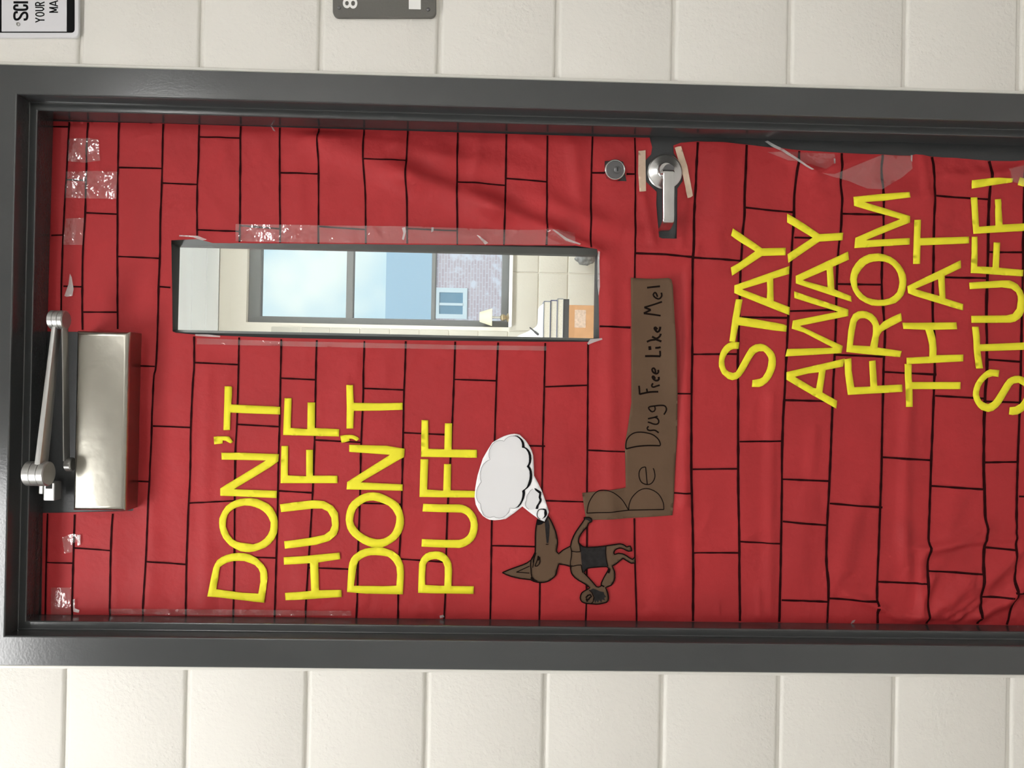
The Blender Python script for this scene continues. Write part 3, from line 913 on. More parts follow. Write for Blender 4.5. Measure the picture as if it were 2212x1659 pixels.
# ------------------------------------------------------------------ yellow letters
ZA, ZB, ZC, ZD = (400, 820, 6.9125), (400, 1060, 6.6375), (720, 820, 6.9125), (720, 1060, 6.9125)
ZE, ZF, ZG, ZH = (1530, 400, 6.9125), (1530, 640, 6.381), (1820, 360, 5.643), (1820, 640, 5.643)
FIRST, SECOND, THIRD, FOURTH = 'upper DON\'T, the line nearest the door top', 'HUFF', 'lower DON\'T, above PUFF', 'PUFF'
LET = [
 ('letter D starting the ' + FIRST, ZB, [(335,1505),(365,1350),(390,1215),(415,1100),(440,1040),(470,990),(530,945),(600,915),(680,895),(770,885),(850,890),(930,905),(1040,960),(1130,1050),(1175,1120),(1188,1180),(1190,1240),(1170,1400),(1140,1600),(940,1575),(735,1550)],
   [(458,1405),(470,1320),(485,1250),(495,1160),(508,1090),(550,1058),(610,1025),(700,1003),(780,998),(860,1003),(940,1030),(1010,1060),(1060,1110),(1085,1170),(1088,1300),(1057,1468),(830,1455)]),
 ('letter O in the ' + FIRST, ZB, [(505,390),(550,290),(600,215),(665,165),(740,130),(800,113),(870,105),(960,104),(1040,112),(1120,145),(1200,185),(1260,240),(1300,310),(1325,370),(1335,430),(1335,520),(1325,600),(1285,690),(1225,760),(1160,808),(1080,840),(1010,862),(930,875),(865,872),(800,860),(720,822),(650,780),(605,730),(560,670),(530,600),(508,520),(503,450)],
   [(605,400),(620,345),(650,300),(695,262),(750,235),(800,220),(860,208),(940,212),(1010,230),(1075,255),(1130,290),(1165,322),(1200,370),(1235,450),(1232,510),(1225,560),(1195,625),(1150,680),(1105,715),(1060,740),(985,762),(890,750),(800,738),(740,720),(690,690),(640,620),(615,560),(597,505),(600,450)]),
 ('letter N in the ' + FIRST, P, [(480.6,977.3),(530,977.8),(603.7,980.6),(602.5,996.2),(585.2,1008.8),(507,1056.1),(599.6,1059.5),(598.6,1075.3),(478.3,1069.8),(478.1,1054.4),(490,1046.5),(575.8,994.3),(481.4,992.2)], None),
 ('apostrophe in the ' + FIRST, ZA, [(443,850),(500,844),(560,843),(620,843),(670,848),(727,925),(697,950),(670,940),(620,910),(577,903),(575,952),(520,957),(450,963)], None),
 ('letter T ending the ' + FIRST, ZA, [(605,100),(700,100),(713,118),(710,240),(700,370),(860,378),(1425,405),(1425,520),(860,500),(690,490),(683,752),(588,752),(600,400)], None),
 ('letter H starting the word ' + SECOND, T6, [(42,1222),(200,1212),(398,1193),(403,1235),(262,1256),(267,1433),(410,1431),(412,1477),(53,1497),(50,1450),(218,1436),(210,1260),(44,1270)], None),
 ('letter U in the word ' + SECOND, T6, [(17,885),(130,870),(225,860),(262,860),(300,865),(355,895),(388,940),(393,1010),(390,1050),(378,1080),(330,1120),(250,1143),(50,1168),(45,1120),(210,1098),(300,1080),(335,1055),(350,1020),(345,970),(322,930),(285,912),(230,912),(25,935)], None),
 ('first letter F in the word ' + SECOND, T6, [(27,512),(70,512),(68,700),(185,706),(185,537),(228,537),(228,702),(385,702),(385,750),(22,750)], None),
 ('last letter F of the word ' + SECOND, T6, [(47,207),(92,207),(86,397),(192,405),(195,235),(242,235),(240,398),(397,405),(395,452),(38,443)], None),
 ('letter D starting the ' + THIRD, ZD, [(210,1505),(217,1370),(225,1250),(232,1150),(245,1070),(272,1005),(310,955),(400,890),(480,858),(560,845),(650,836),(740,840),(880,890),(985,965),(1020,1030),(1050,1105),(1058,1200),(1055,1300),(1043,1540),(500,1530)],
   [(312,1412),(330,1290),(345,1180),(358,1100),(380,1045),(425,1010),(470,985),(520,967),(570,957),(640,956),(700,960),(760,968),(820,980),(860,1008),(900,1050),(925,1090),(945,1130),(957,1250),(945,1410),(755,1418),(600,1415)]),
 ('letter O in the ' + THIRD, ZD, [(190,430),(195,360),(210,290),(240,215),(280,160),(340,110),(400,70),(460,42),(520,25),(600,20),(690,30),(770,60),(850,100),(925,145),(980,190),(1010,240),(1030,290),(1048,355),(1058,420),(1058,490),(1045,560),(1018,625),(980,680),(935,730),(880,770),(810,810),(740,836),(660,836),(580,836),(510,812),(440,780),(365,730),(290,670),(245,615),(215,560),(200,500)],
   [(305,400),(318,335),(340,280),(375,237),(420,200),(460,175),(500,155),(545,145),(600,142),(650,152),(700,165),(765,190),(830,220),(860,250),(890,280),(920,330),(945,380),(945,425),(940,470),(925,530),(900,590),(870,635),(830,670),(790,693),(750,710),(700,718),(650,718),(595,706),(540,690),(470,655),(400,610),(355,560),(320,510),(300,450)]),
 ('letter N in the ' + THIRD, ZC, [(243,970),(520,978),(800,985),(1070,1030),(1060,1155),(960,1210),(415,1530),(720,1545),(1040,1560),(1038,1655),(620,1645),(203,1635),(213,1525),(330,1450),(850,1120),(243,1077)], None),
 ('apostrophe in the ' + THIRD, ZC, [(110,835),(180,826),(250,822),(300,826),(340,840),(375,862),(400,885),(350,915),(310,890),(280,880),(245,880),(250,915),(190,930),(130,948)], None),
 ('letter T ending the ' + THIRD, ZC, [(203,80),(302,80),(312,345),(700,352),(1038,345),(1038,450),(700,462),(315,465),(305,728),(205,728),(210,400)], None),
 ('letter P starting the word ' + FOURTH, ZD, [(1270,1515),(1276,1300),(1285,1080),(1310,1015),(1340,970),(1385,930),(1440,905),(1530,895),(1585,897),(1640,915),(1685,950),(1720,990),(1748,1035),(1765,1080),(1775,1180),(1765,1415),(2100,1420),(2095,1535),(1700,1525)],
   [(1375,1395),(1373,1280),(1385,1100),(1400,1062),(1430,1035),(1470,1018),(1510,1010),(1545,1010),(1580,1022),(1635,1050),(1652,1090),(1665,1130),(1667,1250),(1660,1410)]),
 ('letter U in the word ' + FOURTH, ZD, [(1345,190),(1600,196),(1880,200),(1930,207),(1980,225),(2035,255),(2080,300),(2115,348),(2140,400),(2158,500),(2156,565),(2145,620),(2125,685),(2090,740),(2040,785),(1980,820),(1930,840),(1880,848),(1600,838),(1320,828),(1325,715),(1600,724),(1880,728),(1925,716),(1960,700),(1992,675),(2015,650),(2035,610),(2045,570),(2052,520),(2050,470),(2027,410),(1990,360),(1955,338),(1910,322),(1335,305)], None),
 ('first letter F in the word ' + FOURTH, T6, [(915,597),(965,597),(957,790),(1060,797),(1065,628),(1110,628),(1107,795),(1272,800),(1268,842),(908,838)], None),
 ('last letter F of the word ' + FOURTH, ZC, [(1320,603),(1420,605),(1422,1030),(1660,1038),(1668,650),(1775,652),(1768,1040),(2145,1045),(2145,1165),(1313,1150)], None),
 ('letter S starting the word STAY', ZF, [(415,635),(405,728),(365,728),(330,730),(298,742),(270,765),(245,795),(225,830),(212,865),(208,900),(212,945),(225,990),(242,1018),(270,1040),(330,1058),(370,1045),(395,1005),(420,960),(480,850),(520,780),(560,715),(600,685),(640,665),(710,655),(750,662),(790,680),(850,730),(880,765),(900,800),(914,850),(918,900),(915,950),(905,1000),(885,1055),(860,1110),(832,1152),(800,1190),(740,1235),(690,1252),(592,1250),(600,1155),(660,1145),(705,1135),(740,1115),(780,1050),(798,1005),(810,960),(820,880),(815,850),(800,820),(778,785),(750,760),(690,760),(640,785),(610,825),(580,870),(520,980),(480,1045),(440,1100),(390,1140),(320,1158),(260,1140),(180,1070),(155,1020),(135,970),(132,920),(135,870),(140,830),(150,790),(172,742),(200,700),(228,672),(260,650),(295,636),(330,630)]),
 ('letter T in the word STAY', ZF, [(368,45),(458,48),(415,290),(650,322),(900,365),(1020,390),(1065,410),(1058,493),(900,475),(650,438),(400,402),(355,632),(275,625),(320,300)]),
 ('letter A in the word STAY', P, [(1702.2,575.8),(1701.7,593.1),(1667.1,603.3),(1668.7,651),(1703.2,664.3),(1702.4,681.5),(1598,640),(1584.2,633.6),(1584.7,617)], [(1600.9,625.7),(1653.7,609.8),(1654.7,630),(1653.8,645.5),(1640,641)]),
 ('letter Y ending the word STAY', ZE, [(345,660),(470,730),(785,950),(1138,943),(1135,1055),(790,1065),(345,1358),(325,1235),(440,1170),(685,995),(480,870),(322,765)]),
 ('first letter A of the word AWAY', ZF, [(1872,860),(1845,970),(1605,1018),(1562,1325),(1765,1440),(1752,1548),(1300,1290),(1060,1150),(1062,1045)], [(1180,1110),(1370,1065),(1512,1048),(1500,1130),(1475,1270),(1440,1262)]),
 ('letter W in the word AWAY', P, [(1713,630),(1830.9,669),(1830.6,683.1),(1725.9,704.3),(1818.7,747.4),(1816,763),(1693.8,770.4),(1697.7,754.1),(1798,751.3),(1733.7,718.4),(1707.6,710.5),(1710.2,693),(1809,673.7),(1713.4,644.4)]),
 ('last letter A of the word AWAY', P, [(1830.2,543.9),(1831.9,561.7),(1797.6,576.8),(1800.5,625.4),(1836.6,640),(1837.7,652.5),(1716.8,613),(1716.6,596.7)], [(1731.8,606.1),(1783.9,583.7),(1786,621)]),
 ('letter Y ending the word AWAY', ZE, [(1158,435),(1300,520),(1640,740),(1990,720),(1988,830),(1645,850),(1175,1170),(1163,1040),(1540,792),(1155,568)]),
 ('letter F starting the word FROM', ZH, [(12,770),(95,755),(100,850),(100,900),(132,1108),(325,1100),(312,790),(390,782),(408,1090),(710,1075),(710,1165),(55,1203),(20,950)]),
 ('letter R in the word FROM', ZH, [(35,680),(48,550),(60,420),(85,290),(120,220),(180,185),(230,180),(280,185),(350,215),(400,265),(425,310),(440,360),(490,310),(590,255),(700,205),(710,300),(560,380),(470,430),(445,465),(430,500),(415,625),(710,668),(690,742),(250,705)],
   [(115,598),(128,500),(140,420),(160,320),(178,292),(200,275),(230,270),(260,270),(290,280),(320,300),(345,328),(360,360),(360,430),(355,480),(325,610)]),
 ('letter O in the word FROM', T4, [(540,1080),(544,1045),(555,1010),(575,978),(600,950),(628,932),(660,918),(720,912),(762,920),(800,935),(832,957),(860,985),(880,1015),(895,1050),(899,1080),(898,1110),(892,1148),(880,1180),(858,1207),(830,1230),(795,1240),(760,1247),(720,1248),(680,1245),(638,1228),(600,1205),(578,1180),(560,1150),(547,1115)],
   [(583,1080),(590,1050),(612,1015),(640,985),(665,972),(690,965),(725,962),(760,965),(788,975),(810,990),(830,1013),(845,1040),(852,1070),(855,1100),(850,1130),(840,1160),(818,1183),(790,1200),(757,1208),(720,1210),(685,1205),(650,1195),(622,1175),(600,1150),(588,1130)]),
 ('letter M ending the word FROM', ZG, [(788,322),(800,388),(480,425),(250,440),(810,608),(808,688),(620,760),(265,905),(805,875),(805,955),(132,998),(138,875),(400,760),(690,645),(440,575),(125,485),(110,380),(450,345)]),
 ('first letter T of the word THAT', ZH, [(745,825),(830,832),(830,1045),(1422,1045),(1422,1132),(828,1132),(828,1348),(747,1348)]),
 ('letter H in the word THAT', ZH, [(712,325),(900,325),(1368,320),(1368,405),(1080,412),(1100,480),(1115,540),(1130,640),(1130,718),(1445,712),(1447,795),(960,820),(768,828),(768,750),(1045,735),(1045,660),(1040,600),(1015,510),(985,412),(722,400)]),
 ('letter A in the word THAT', P, [(2072.5,562.9),(2073.1,579.7),(2037.6,596.6),(2039.7,645.3),(2077,657.4),(2076.6,671),(1974.2,640),(1959.1,633.8),(1957.3,618.7)], [(1974.2,624.9),(2023.8,603.7),(2027,640)]),
 ('last letter T of the word THAT', ZG, [(862,655),(942,652),(935,875),(1525,858),(1525,940),(938,965),(932,1190),(848,1190),(855,870)]),
 ('letter S starting the word STUFF', ZH, [(1895,900),(1885,985),(1850,978),(1810,975),(1750,995),(1718,1025),(1690,1060),(1665,1105),(1650,1160),(1648,1200),(1660,1240),(1675,1270),(1700,1290),(1730,1303),(1760,1312),(1790,1300),(1820,1280),(1850,1238),(1880,1190),(1960,1060),(2000,1010),(2040,985),(2085,970),(2130,968),(2175,980),(2212,1000),(2255,1038),(2290,1080),(2305,1130),(2300,1180),(2290,1245),(2270,1300),(2240,1350),(2200,1390),(2160,1420),(2120,1440),(2060,1447),(2015,1440),(2022,1352),(2090,1345),(2150,1310),(2180,1272),(2200,1230),(2212,1190),(2215,1150),(2190,1090),(2130,1055),(2070,1065),(2045,1090),(2020,1130),(1950,1250),(1915,1305),(1880,1350),(1820,1395),(1760,1410),(1680,1385),(1640,1352),(1610,1310),(1588,1262),(1575,1210),(1577,1160),(1585,1120),(1602,1070),(1630,1020),(1660,980),(1700,940),(1740,910),(1780,890)]),
 ('letter T in the word STUFF', ZH, [(1545,375),(1630,375),(1645,588),(2300,560),(2300,650),(1660,672),(1695,880),(1610,882),(1570,640),(1552,500)]),
 ('letter U in the word STUFF', T4, [(1297,1100),(1470,1088),(1515,1085),(1560,1085),(1585,1095),(1610,1110),(1640,1150),(1650,1180),(1657,1215),(1652,1280),(1640,1310),(1620,1332),(1595,1348),(1565,1355),(1308,1357),(1308,1312),(1540,1308),(1580,1298),(1605,1265),(1612,1210),(1610,1185),(1600,1160),(1570,1138),(1510,1130),(1300,1142)]),
 ('first letter F of the word STUFF', ZG, [(1558,860),(1625,860),(1618,1222),(1808,1230),(1823,928),(1905,930),(1890,1235),(2188,1262),(2182,1340),(1543,1302)]),
 ('last letter F of the word STUFF', ZG, [(1550,382),(1628,378),(1648,738),(1848,722),(1843,405),(1915,398),(1935,710),(2330,690),(2330,780),(1578,825)]),
 ('tapering stroke of the exclamation mark after STUFF', ZG, [(1562,172),(1780,152),(2055,152),(2052,198),(1565,272)]),
 ('square dot of the exclamation mark after STUFF', ZG, [(2140,138),(2230,158),(2210,255),(2118,230)]),
]
for i, it in enumerate(LET):
    lab, z, out = it[0], it[1], it[2]
    hole = it[3] if len(it) > 3 else None
    o = drape('paper_letter', zm(z, out), [zm(z, hole)] if hole else None, M_yel, step=8, lift=0.0019 + 0.00005 * (i % 3), thick=0.0004)
    tag(o, 'yellow cut-paper ' + lab, 'paper letter', 'yellow letters glued on the red door paper')

# ------------------------------------------------------------------ brown speech strip
Z4, Z5 = (1230, 580, 5.53), (1230, 850, 5.53)
Z12, Z13, Z14 = (1360, 600, 11.85), (1360, 740, 11.85), (1340, 860, 11.85)
def lift_strip(x, y):
    a = np.clip((x - 1395) / 62, 0, 1)
    b_ = np.clip((960 - y) / 260, 0, 1)
    b_ = b_ * b_ * (3 - 2 * b_)
    return 0.016 * a * a * b_ + 0.0012 * np.exp(-((y - 604) / 14) ** 2) * a
STRIP = [(1362, 600.5), (1385, 602), (1410, 603), (1440, 602.5), (1446, 606), (1449, 620), (1452, 680), (1456, 750), (1461, 850), (1462, 940), (1458, 1000), (1454, 1080), (1451, 1112), (1380, 1117), (1310, 1121), (1266, 1123),
         (1262, 1100), (1257, 1064), (1300, 1060), (1351, 1053), (1350, 1000), (1349, 960), (1356, 920), (1363, 870), (1363, 700)]
st = drape('paper_strip', STRIP, None, M_brn, step=6, lift=0.0018, liftfn=lift_strip, thick=0.0004)
tag(st, 'brown paper strip with handwriting held out beside the wolf, curling at its edge', 'paper sign')
W = [
 (zm(Z12, [(435,262),(560,248),(755,232)]), 3.0),
 (zm(Z12, [(695,500),(670,430),(635,385),(590,440),(625,505),(700,550),(755,540),(798,475),(785,395)]), 2.6),
 (zm(Z12, [(770,980),(560,945),(350,917)]), 2.8), (zm(Z12, [(350,917),(530,830)]), 3.0), (zm(Z12, [(530,830),(365,765)]), 3.0), (zm(Z12, [(365,765),(600,695),(803,628)]), 2.8),
 (zm(Z12, [(690,1330),(645,1275),(620,1305),(690,1395),(745,1350),(762,1262)]), 3.4),
 (zm(Z12, [(430,1645),(520,1605),(640,1590)]), 3.2), (zm(Z12, [(640,1580),(700,1600),(790,1638)]), 3.4), (zm(Z12, [(560,1510),(670,1560),(755,1500),(772,1440)]), 3.2),
 (zm(Z13, [(640,140),(710,138),(772,122)]), 3.4), (zm(Z13, [(470,148),(505,145),(540,140)]), 6.5),
 (zm(Z13, [(385,350),(580,348),(770,355)]), 3.4), (zm(Z13, [(765,355),(758,215)]), 2.8),
 (zm(Z13, [(648,780),(640,700),(600,655),(562,690),(590,760),(670,800),(718,765),(715,700)]), 3.0),
 (zm(Z13, [(640,930),(600,865),(572,880),(600,935),(650,970),(708,968),(733,925),(722,880)]), 3.4),
 (zm(Z13, [(755,1090),(690,1110),(600,1140),(558,1120),(562,1075),(590,1045)]), 2.8),
 (zm(Z13, [(245,1330),(240,1220),(230,1105)]), 2.8), (zm(Z13, [(245,1320),(500,1268),(720,1258)]), 3.0), (zm(Z13, [(442,1270),(425,1180)]), 2.6),
 (zm(Z14, [(790,350),(730,290),(712,240),(760,215),(860,200),(1000,185),(1100,190),(1150,230),(1160,310),(1100,420)]), 2.4),
 (zm(Z14, [(862,205),(880,270),(855,330),(790,350)]), 2.2),
 (zm(Z14, [(695,525),(860,490),(940,460)]), 2.6), (zm(Z14, [(860,490),(930,512),(970,580),(955,645),(900,668),(830,658),(760,630),(690,610)]), 2.4),
 (zm(Z14, [(970,885),(870,820),(740,825),(688,800),(678,755),(712,720)]), 2.5),
 (zm(Z14, [(135,1295),(400,1235),(700,1210),(1000,1215)]), 2.2), (zm(Z14, [(1000,1215),(1012,1170),(960,1050),(830,940),(680,890),(500,868),(340,890),(220,970),(150,1080),(130,1200),(135,1295)]), 1.9),
 (zm(Z5, [(925,1080),(915,975),(905,875)]), 1.6), (zm(Z5, [(905,875),(860,885),(830,930),(830,1000),(860,1060),(925,1085),(980,1065),(1015,1000),(1010,930),(995,890)]), 1.6),
 (zm(Z5, [(205,1425),(500,1408),(703,1390)]), 1.5), (zm(Z5, [(703,1390),(900,1385),(1120,1380)]), 1.5),
 (zm(Z5, [(1120,1380),(1110,1290),(1050,1190),(940,1135),(840,1150),(750,1230),(710,1320),(703,1390)]), 1.4), (zm(Z5, [(703,1390),(620,1260),(500,1170),(380,1150),(300,1190),(230,1300),(205,1425)]), 1.4),
]
ribbons('handwriting', [(a_, b_ * 1.2 + 0.35) for a_, b_ in W], M_brnink, st, lift=0.0018 + 0.0005, step=2.5, liftfn=lift_strip)

# ------------------------------------------------------------------ paper wolf
Z9, Z10, Z11 = (1080, 1100, 10.369), (1220, 1110, 8.294), (1020, 930, 8.294)
WOLF = zm(Z9, [(835,215),(815,310),(800,400),(790,500),(785,600),(785,800),(785,940),(740,1030),(690,1120),(610,1180),(520,1225),(400,1270),(300,1305),(170,1355),(50,1405),(140,1450),(250,1490),(350,1515),(450,1535),(570,1548),(680,1560),(760,1600),(830,1618),(900,1625),(980,1620),(1050,1605),(1110,1578),(1160,1540),(1210,1500),(1250,1450),(1262,1400),(1270,1350),(1290,1280),(1310,1215),(1430,1228)]) + \
       zm(Z10, [(95,930),(98,975),(108,1030),(130,1080),(175,1130),(230,1170),(290,1205),(350,1240),(400,1275),(440,1310),(410,1335),(380,1350),(340,1370),(300,1400),(280,1440),(270,1490),(280,1530),(300,1560),(340,1580),(380,1590),(500,1600),(560,1605),(620,1600),(690,1585),(740,1570),(765,1540),(775,1500),(770,1450),(760,1400),(745,1360),(722,1305),
                (780,1280),(820,1260),(845,1225),(870,1180),(885,1120),(885,1060),(880,1020),(865,980),(838,915),(900,880),(950,840),(990,808),(1030,780),(1070,805),(1110,830),(1145,852),(1180,870),(1245,865),(1250,765),(1225,778),(1200,800),(1150,775),(1100,740),(1060,715),(1020,700),(950,690),(880,710),(868,690),(870,660),(890,632),(920,610),(960,600),(1000,600),(1045,615),(1090,640),(1130,655),(1190,650),(1180,605),(1165,565),(1130,568),(1100,580),(1065,555),(1030,535),(990,525),(950,525),(830,542),(700,565),(580,582),(450,590),(390,592),(330,580),(280,550),(245,510),(240,470),(250,420),(285,350),(330,290),(370,250),(400,220),(420,160),(478,125),(470,75),(430,55),(340,55),(345,95),(300,160),(250,230),(195,310),(150,390),(115,480),(95,570)]) + \
       zm(Z9, [(1400,905),(1310,985),(1265,940),(1260,900),(1275,820),(1285,740),(1278,650),(1260,560),(1235,470),(1200,380),(1160,290),(1110,200),(1070,145),(1030,220),(1000,280),(920,250)])
WHOLE = zm(Z10, [(335,1045),(365,995),(400,965),(470,952),(550,945),(650,935),(740,932),(772,955),(765,990),(740,1040),(705,1100),(670,1170),(645,1230),(642,1280),(600,1300),(560,1290),(500,1220),(430,1140),(380,1090)])
wf = drape('paper_wolf', WOLF, [WHOLE], M_brn, step=5, lift=0.0020, thick=0.0004)
tag(wf, 'brown cut-paper wolf standing in dark shorts and blowing towards a white cloud', 'paper figure')
SHORTS = zm(Z10, [(248,518),(290,555),(330,582),(390,593),(450,592),(600,585),(728,568),(725,680),(730,800),(745,870),(762,928),(650,936),(560,942),(470,952),(400,962),(360,995),(318,1045),(308,980),(300,900),(290,800),(282,700),(268,610)])
drape('shorts', SHORTS, None, M_char, wf, step=5, lift=0.0026)
tag(COL.objects[-1] if False else bpy.data.objects['shorts'], 'dark shaded shorts')
drape('nose', zm(Z9, [(838,218),(905,250),(975,285),(940,320),(900,335),(850,345),(818,330)]), None, M_black, wf, step=4, lift=0.0026)
drape('mouth', zm(Z9, [(1000,285),(1040,205),(1068,190),(1100,300),(1108,400),(1100,560),(1085,690),(1075,745),(1040,742),(1025,600),(1012,450)]), None, M_char, wf, step=4, lift=0.0026)
drape('paw', zm(Z10, [(340,55),(430,55),(470,75),(478,125),(475,150),(440,140),(415,110),(380,95),(345,95)]), None, M_char, wf, step=4, lift=0.0026)
drape('tail_tuft', zm(Z10, [(440,1360),(500,1325),(560,1345),(620,1375),(690,1390),(700,1430),(735,1470),(700,1490),(715,1540),(660,1520),(650,1575),(610,1530),(590,1580),(560,1540),(540,1590),(515,1520),(525,1470),(500,1420)]), None, M_char, wf, step=4, lift=0.0026)
wl = [(WOLF + [WOLF[0]], 2.6), (WHOLE + [WHOLE[0]], 2.4),
      (zm(Z9, [(690,1120),(680,1220),(690,1320),(695,1420),(710,1500),(760,1560)]), 2.4),
      (zm(Z9, [(660,1255),(500,1330),(365,1395)]), 2.0), (zm(Z9, [(365,1395),(480,1400),(655,1412)]), 2.0),
      (zm(Z9, [(780,1255),(800,1200),(830,1120),(850,1030),(880,1060),(892,1140),(870,1215),(830,1255),(780,1258)]), 2.0), (zm(Z9, [(850,1030),(862,1080),(850,1130)]), 3.6),
      (zm(Z9, [(800,960),(770,1050),(750,1160),(728,1290)]), 1.8), (zm(Z9, [(790,985),(740,1080),(735,1180)]), 1.4),
      (zm(Z9, [(690,1510),(740,1560),(830,1600)]), 4.0), (zm(Z9, [(1020,770),(1080,772)]), 1.6),
      (zm(Z10, [(95,570),(115,660),(112,750),(95,850),(95,925)]), 2.0), (zm(Z10, [(115,660),(200,672),(275,668)]), 2.0), (zm(Z10, [(95,925),(150,925),(220,908),(290,905)]), 2.2),
      (zm(Z10, [(728,570),(722,680),(732,800),(762,928)]), 1.8), (zm(Z10, [(235,480),(262,560),(275,668)]), 2.0), (zm(Z10, [(290,905),(300,980),(315,1045)]), 2.0),
      (zm(Z10, [(790,960),(785,1000),(770,1045)]), 4.0), (zm(Z10, [(645,1265),(700,1290)]), 3.0),
      (zm(Z10, [(370,1490),(410,1445),(450,1435),(470,1465),(440,1490),(410,1530)]), 3.4), (zm(Z10, [(430,1350),(480,1400),(515,1480),(500,1560),(470,1590)]), 2.0), (zm(Z10, [(380,1500),(400,1560)]), 4.0)]
ribbons('drawn_outline', wl, M_brnink, wf, lift=0.0020 + 0.0010, step=2.5, curved=False)

# ------------------------------------------------------------------ breath cloud
CL = zm(Z11, [(45,1190),(50,1110),(55,1030),(75,910),(100,790),(145,640),(190,500),(275,350),(360,215),(430,170),(500,130),(570,98),(640,75),(695,62),(750,55),(800,58),(850,72),(905,125),(960,180),(1000,240),(1030,290),(1065,360),(1090,440),(1100,620),(1105,800),(1170,920),(1230,1040),(1275,1150),(1310,1260),(1345,1360),(1370,1450),(1360,1480),(1300,1630),(1210,1590),(1050,1475),(895,1350),(750,1470),(600,1575),(500,1592),(400,1600),(310,1590),(250,1562),(190,1520),(120,1430),(65,1320)])
cl = drape('paper_cloud', CL, None, M_white, step=6, lift=0.0028, thick=0.0003)
tag(cl, 'white paper cut-out of a grey puffy breath cloud beside the wolf\'s nose', 'paper figure')
G1 = zm(Z11, [(75,1110),(82,1055),(100,1010),(130,958),(165,915),(145,860),(140,760),(160,675),(200,600),(255,548),(320,515),(302,460),(300,400),(310,340),(330,290),(362,240),(400,205),(445,183),(490,175),(535,175),(570,187),(600,145),(640,115),(700,96),(760,95),(810,112),(850,140),(872,178),(885,220),(890,300),(928,308),(960,330),(992,378),(1010,430),(1012,500),(1000,560),(975,635),(1003,675),(1020,720),(1025,790),(1020,850),(1002,925),(970,990),(890,1070),(897,1125),(890,1180),(875,1240),(850,1290),(810,1345),(760,1385),(670,1380),(665,1415),(650,1450),(610,1505),(560,1540),(520,1555),(480,1560),(430,1552),(390,1530),(320,1548),(250,1540),(200,1500),(170,1430),(155,1370),(150,1305),(115,1275),(90,1240),(75,1180)])
G2 = zm(Z11, [(1080,1040),(1140,1060),(1165,1090),(1195,1120),(1185,1190),(1200,1240),(1175,1290),(1150,1330),(1130,1395),(1060,1410),(1010,1400),(980,1380),(950,1330),(945,1290),(965,1240),(970,1180),(985,1140),(1010,1110),(1040,1065)])
drape('cloud_shape', G1, None, M_cloud, cl, step=8, lift=0.0032)
drape('cloud_shape', G2, None, M_cloud, cl, step=6, lift=0.0032)
K1 = zm(Z11, [(720,90),(770,84),(810,90),(850,115),(890,150),(915,185),(930,220),(938,290),(975,308),(1010,340),(1038,385),(1055,440),(1060,500),(1050,565),(1022,630),(1048,672),(1065,720),(1073,785),(1070,850),(1057,915),(1035,970),(995,1018),(940,1060),(945,1110),(940,1150),(925,1210),(900,1260),(870,1315),(830,1360),(765,1385),(812,1340),(850,1290),(878,1235),(893,1180),(898,1120),(890,1070),(940,1035),(975,1000),(1003,930),(1022,860),(1028,790),(1025,720),(1003,672),(973,637),(1000,595),(1012,555),(1016,500),(1010,440),(992,380),(960,330),(925,308),(888,302),(890,255),(885,215),(862,165),(830,130),(780,105)])
K2 = zm(Z11, [(1105,1025),(1140,1030),(1170,1050),(1205,1070),(1235,1095),(1232,1140),(1225,1190),(1240,1220),(1240,1250),(1220,1290),(1190,1330),(1175,1395),(1130,1395),(1145,1340),(1180,1290),(1205,1240),(1185,1190),(1198,1120),(1130,1065)])
K3 = zm(Z11, [(1190,1405),(1230,1390),(1280,1388),(1320,1400),(1333,1440),(1340,1480),(1328,1515),(1310,1540),(1275,1560),(1240,1575),(1270,1550),(1290,1515),(1285,1470),(1290,1420),(1255,1408)])
for k in (K1, K2, K3):
    drape('printed_shadow', k, None, M_black, cl, step=4, lift=0.0037)
ribbons('printed_outline', [(G1[:26] , 1.0), (G1[-22:] + [G1[0]], 1.0), (G2[10:] + [G2[0]], 1.0)], M_cline, cl, lift=0.0040, step=3, curved=False)
ribbons('puff_outline', [(zm(Z11, [(1225,1395),(1185,1415),(1165,1455),(1160,1500),(1172,1545),(1215,1580)]), 1.6)], M_black, cl, lift=0.0040, step=3)

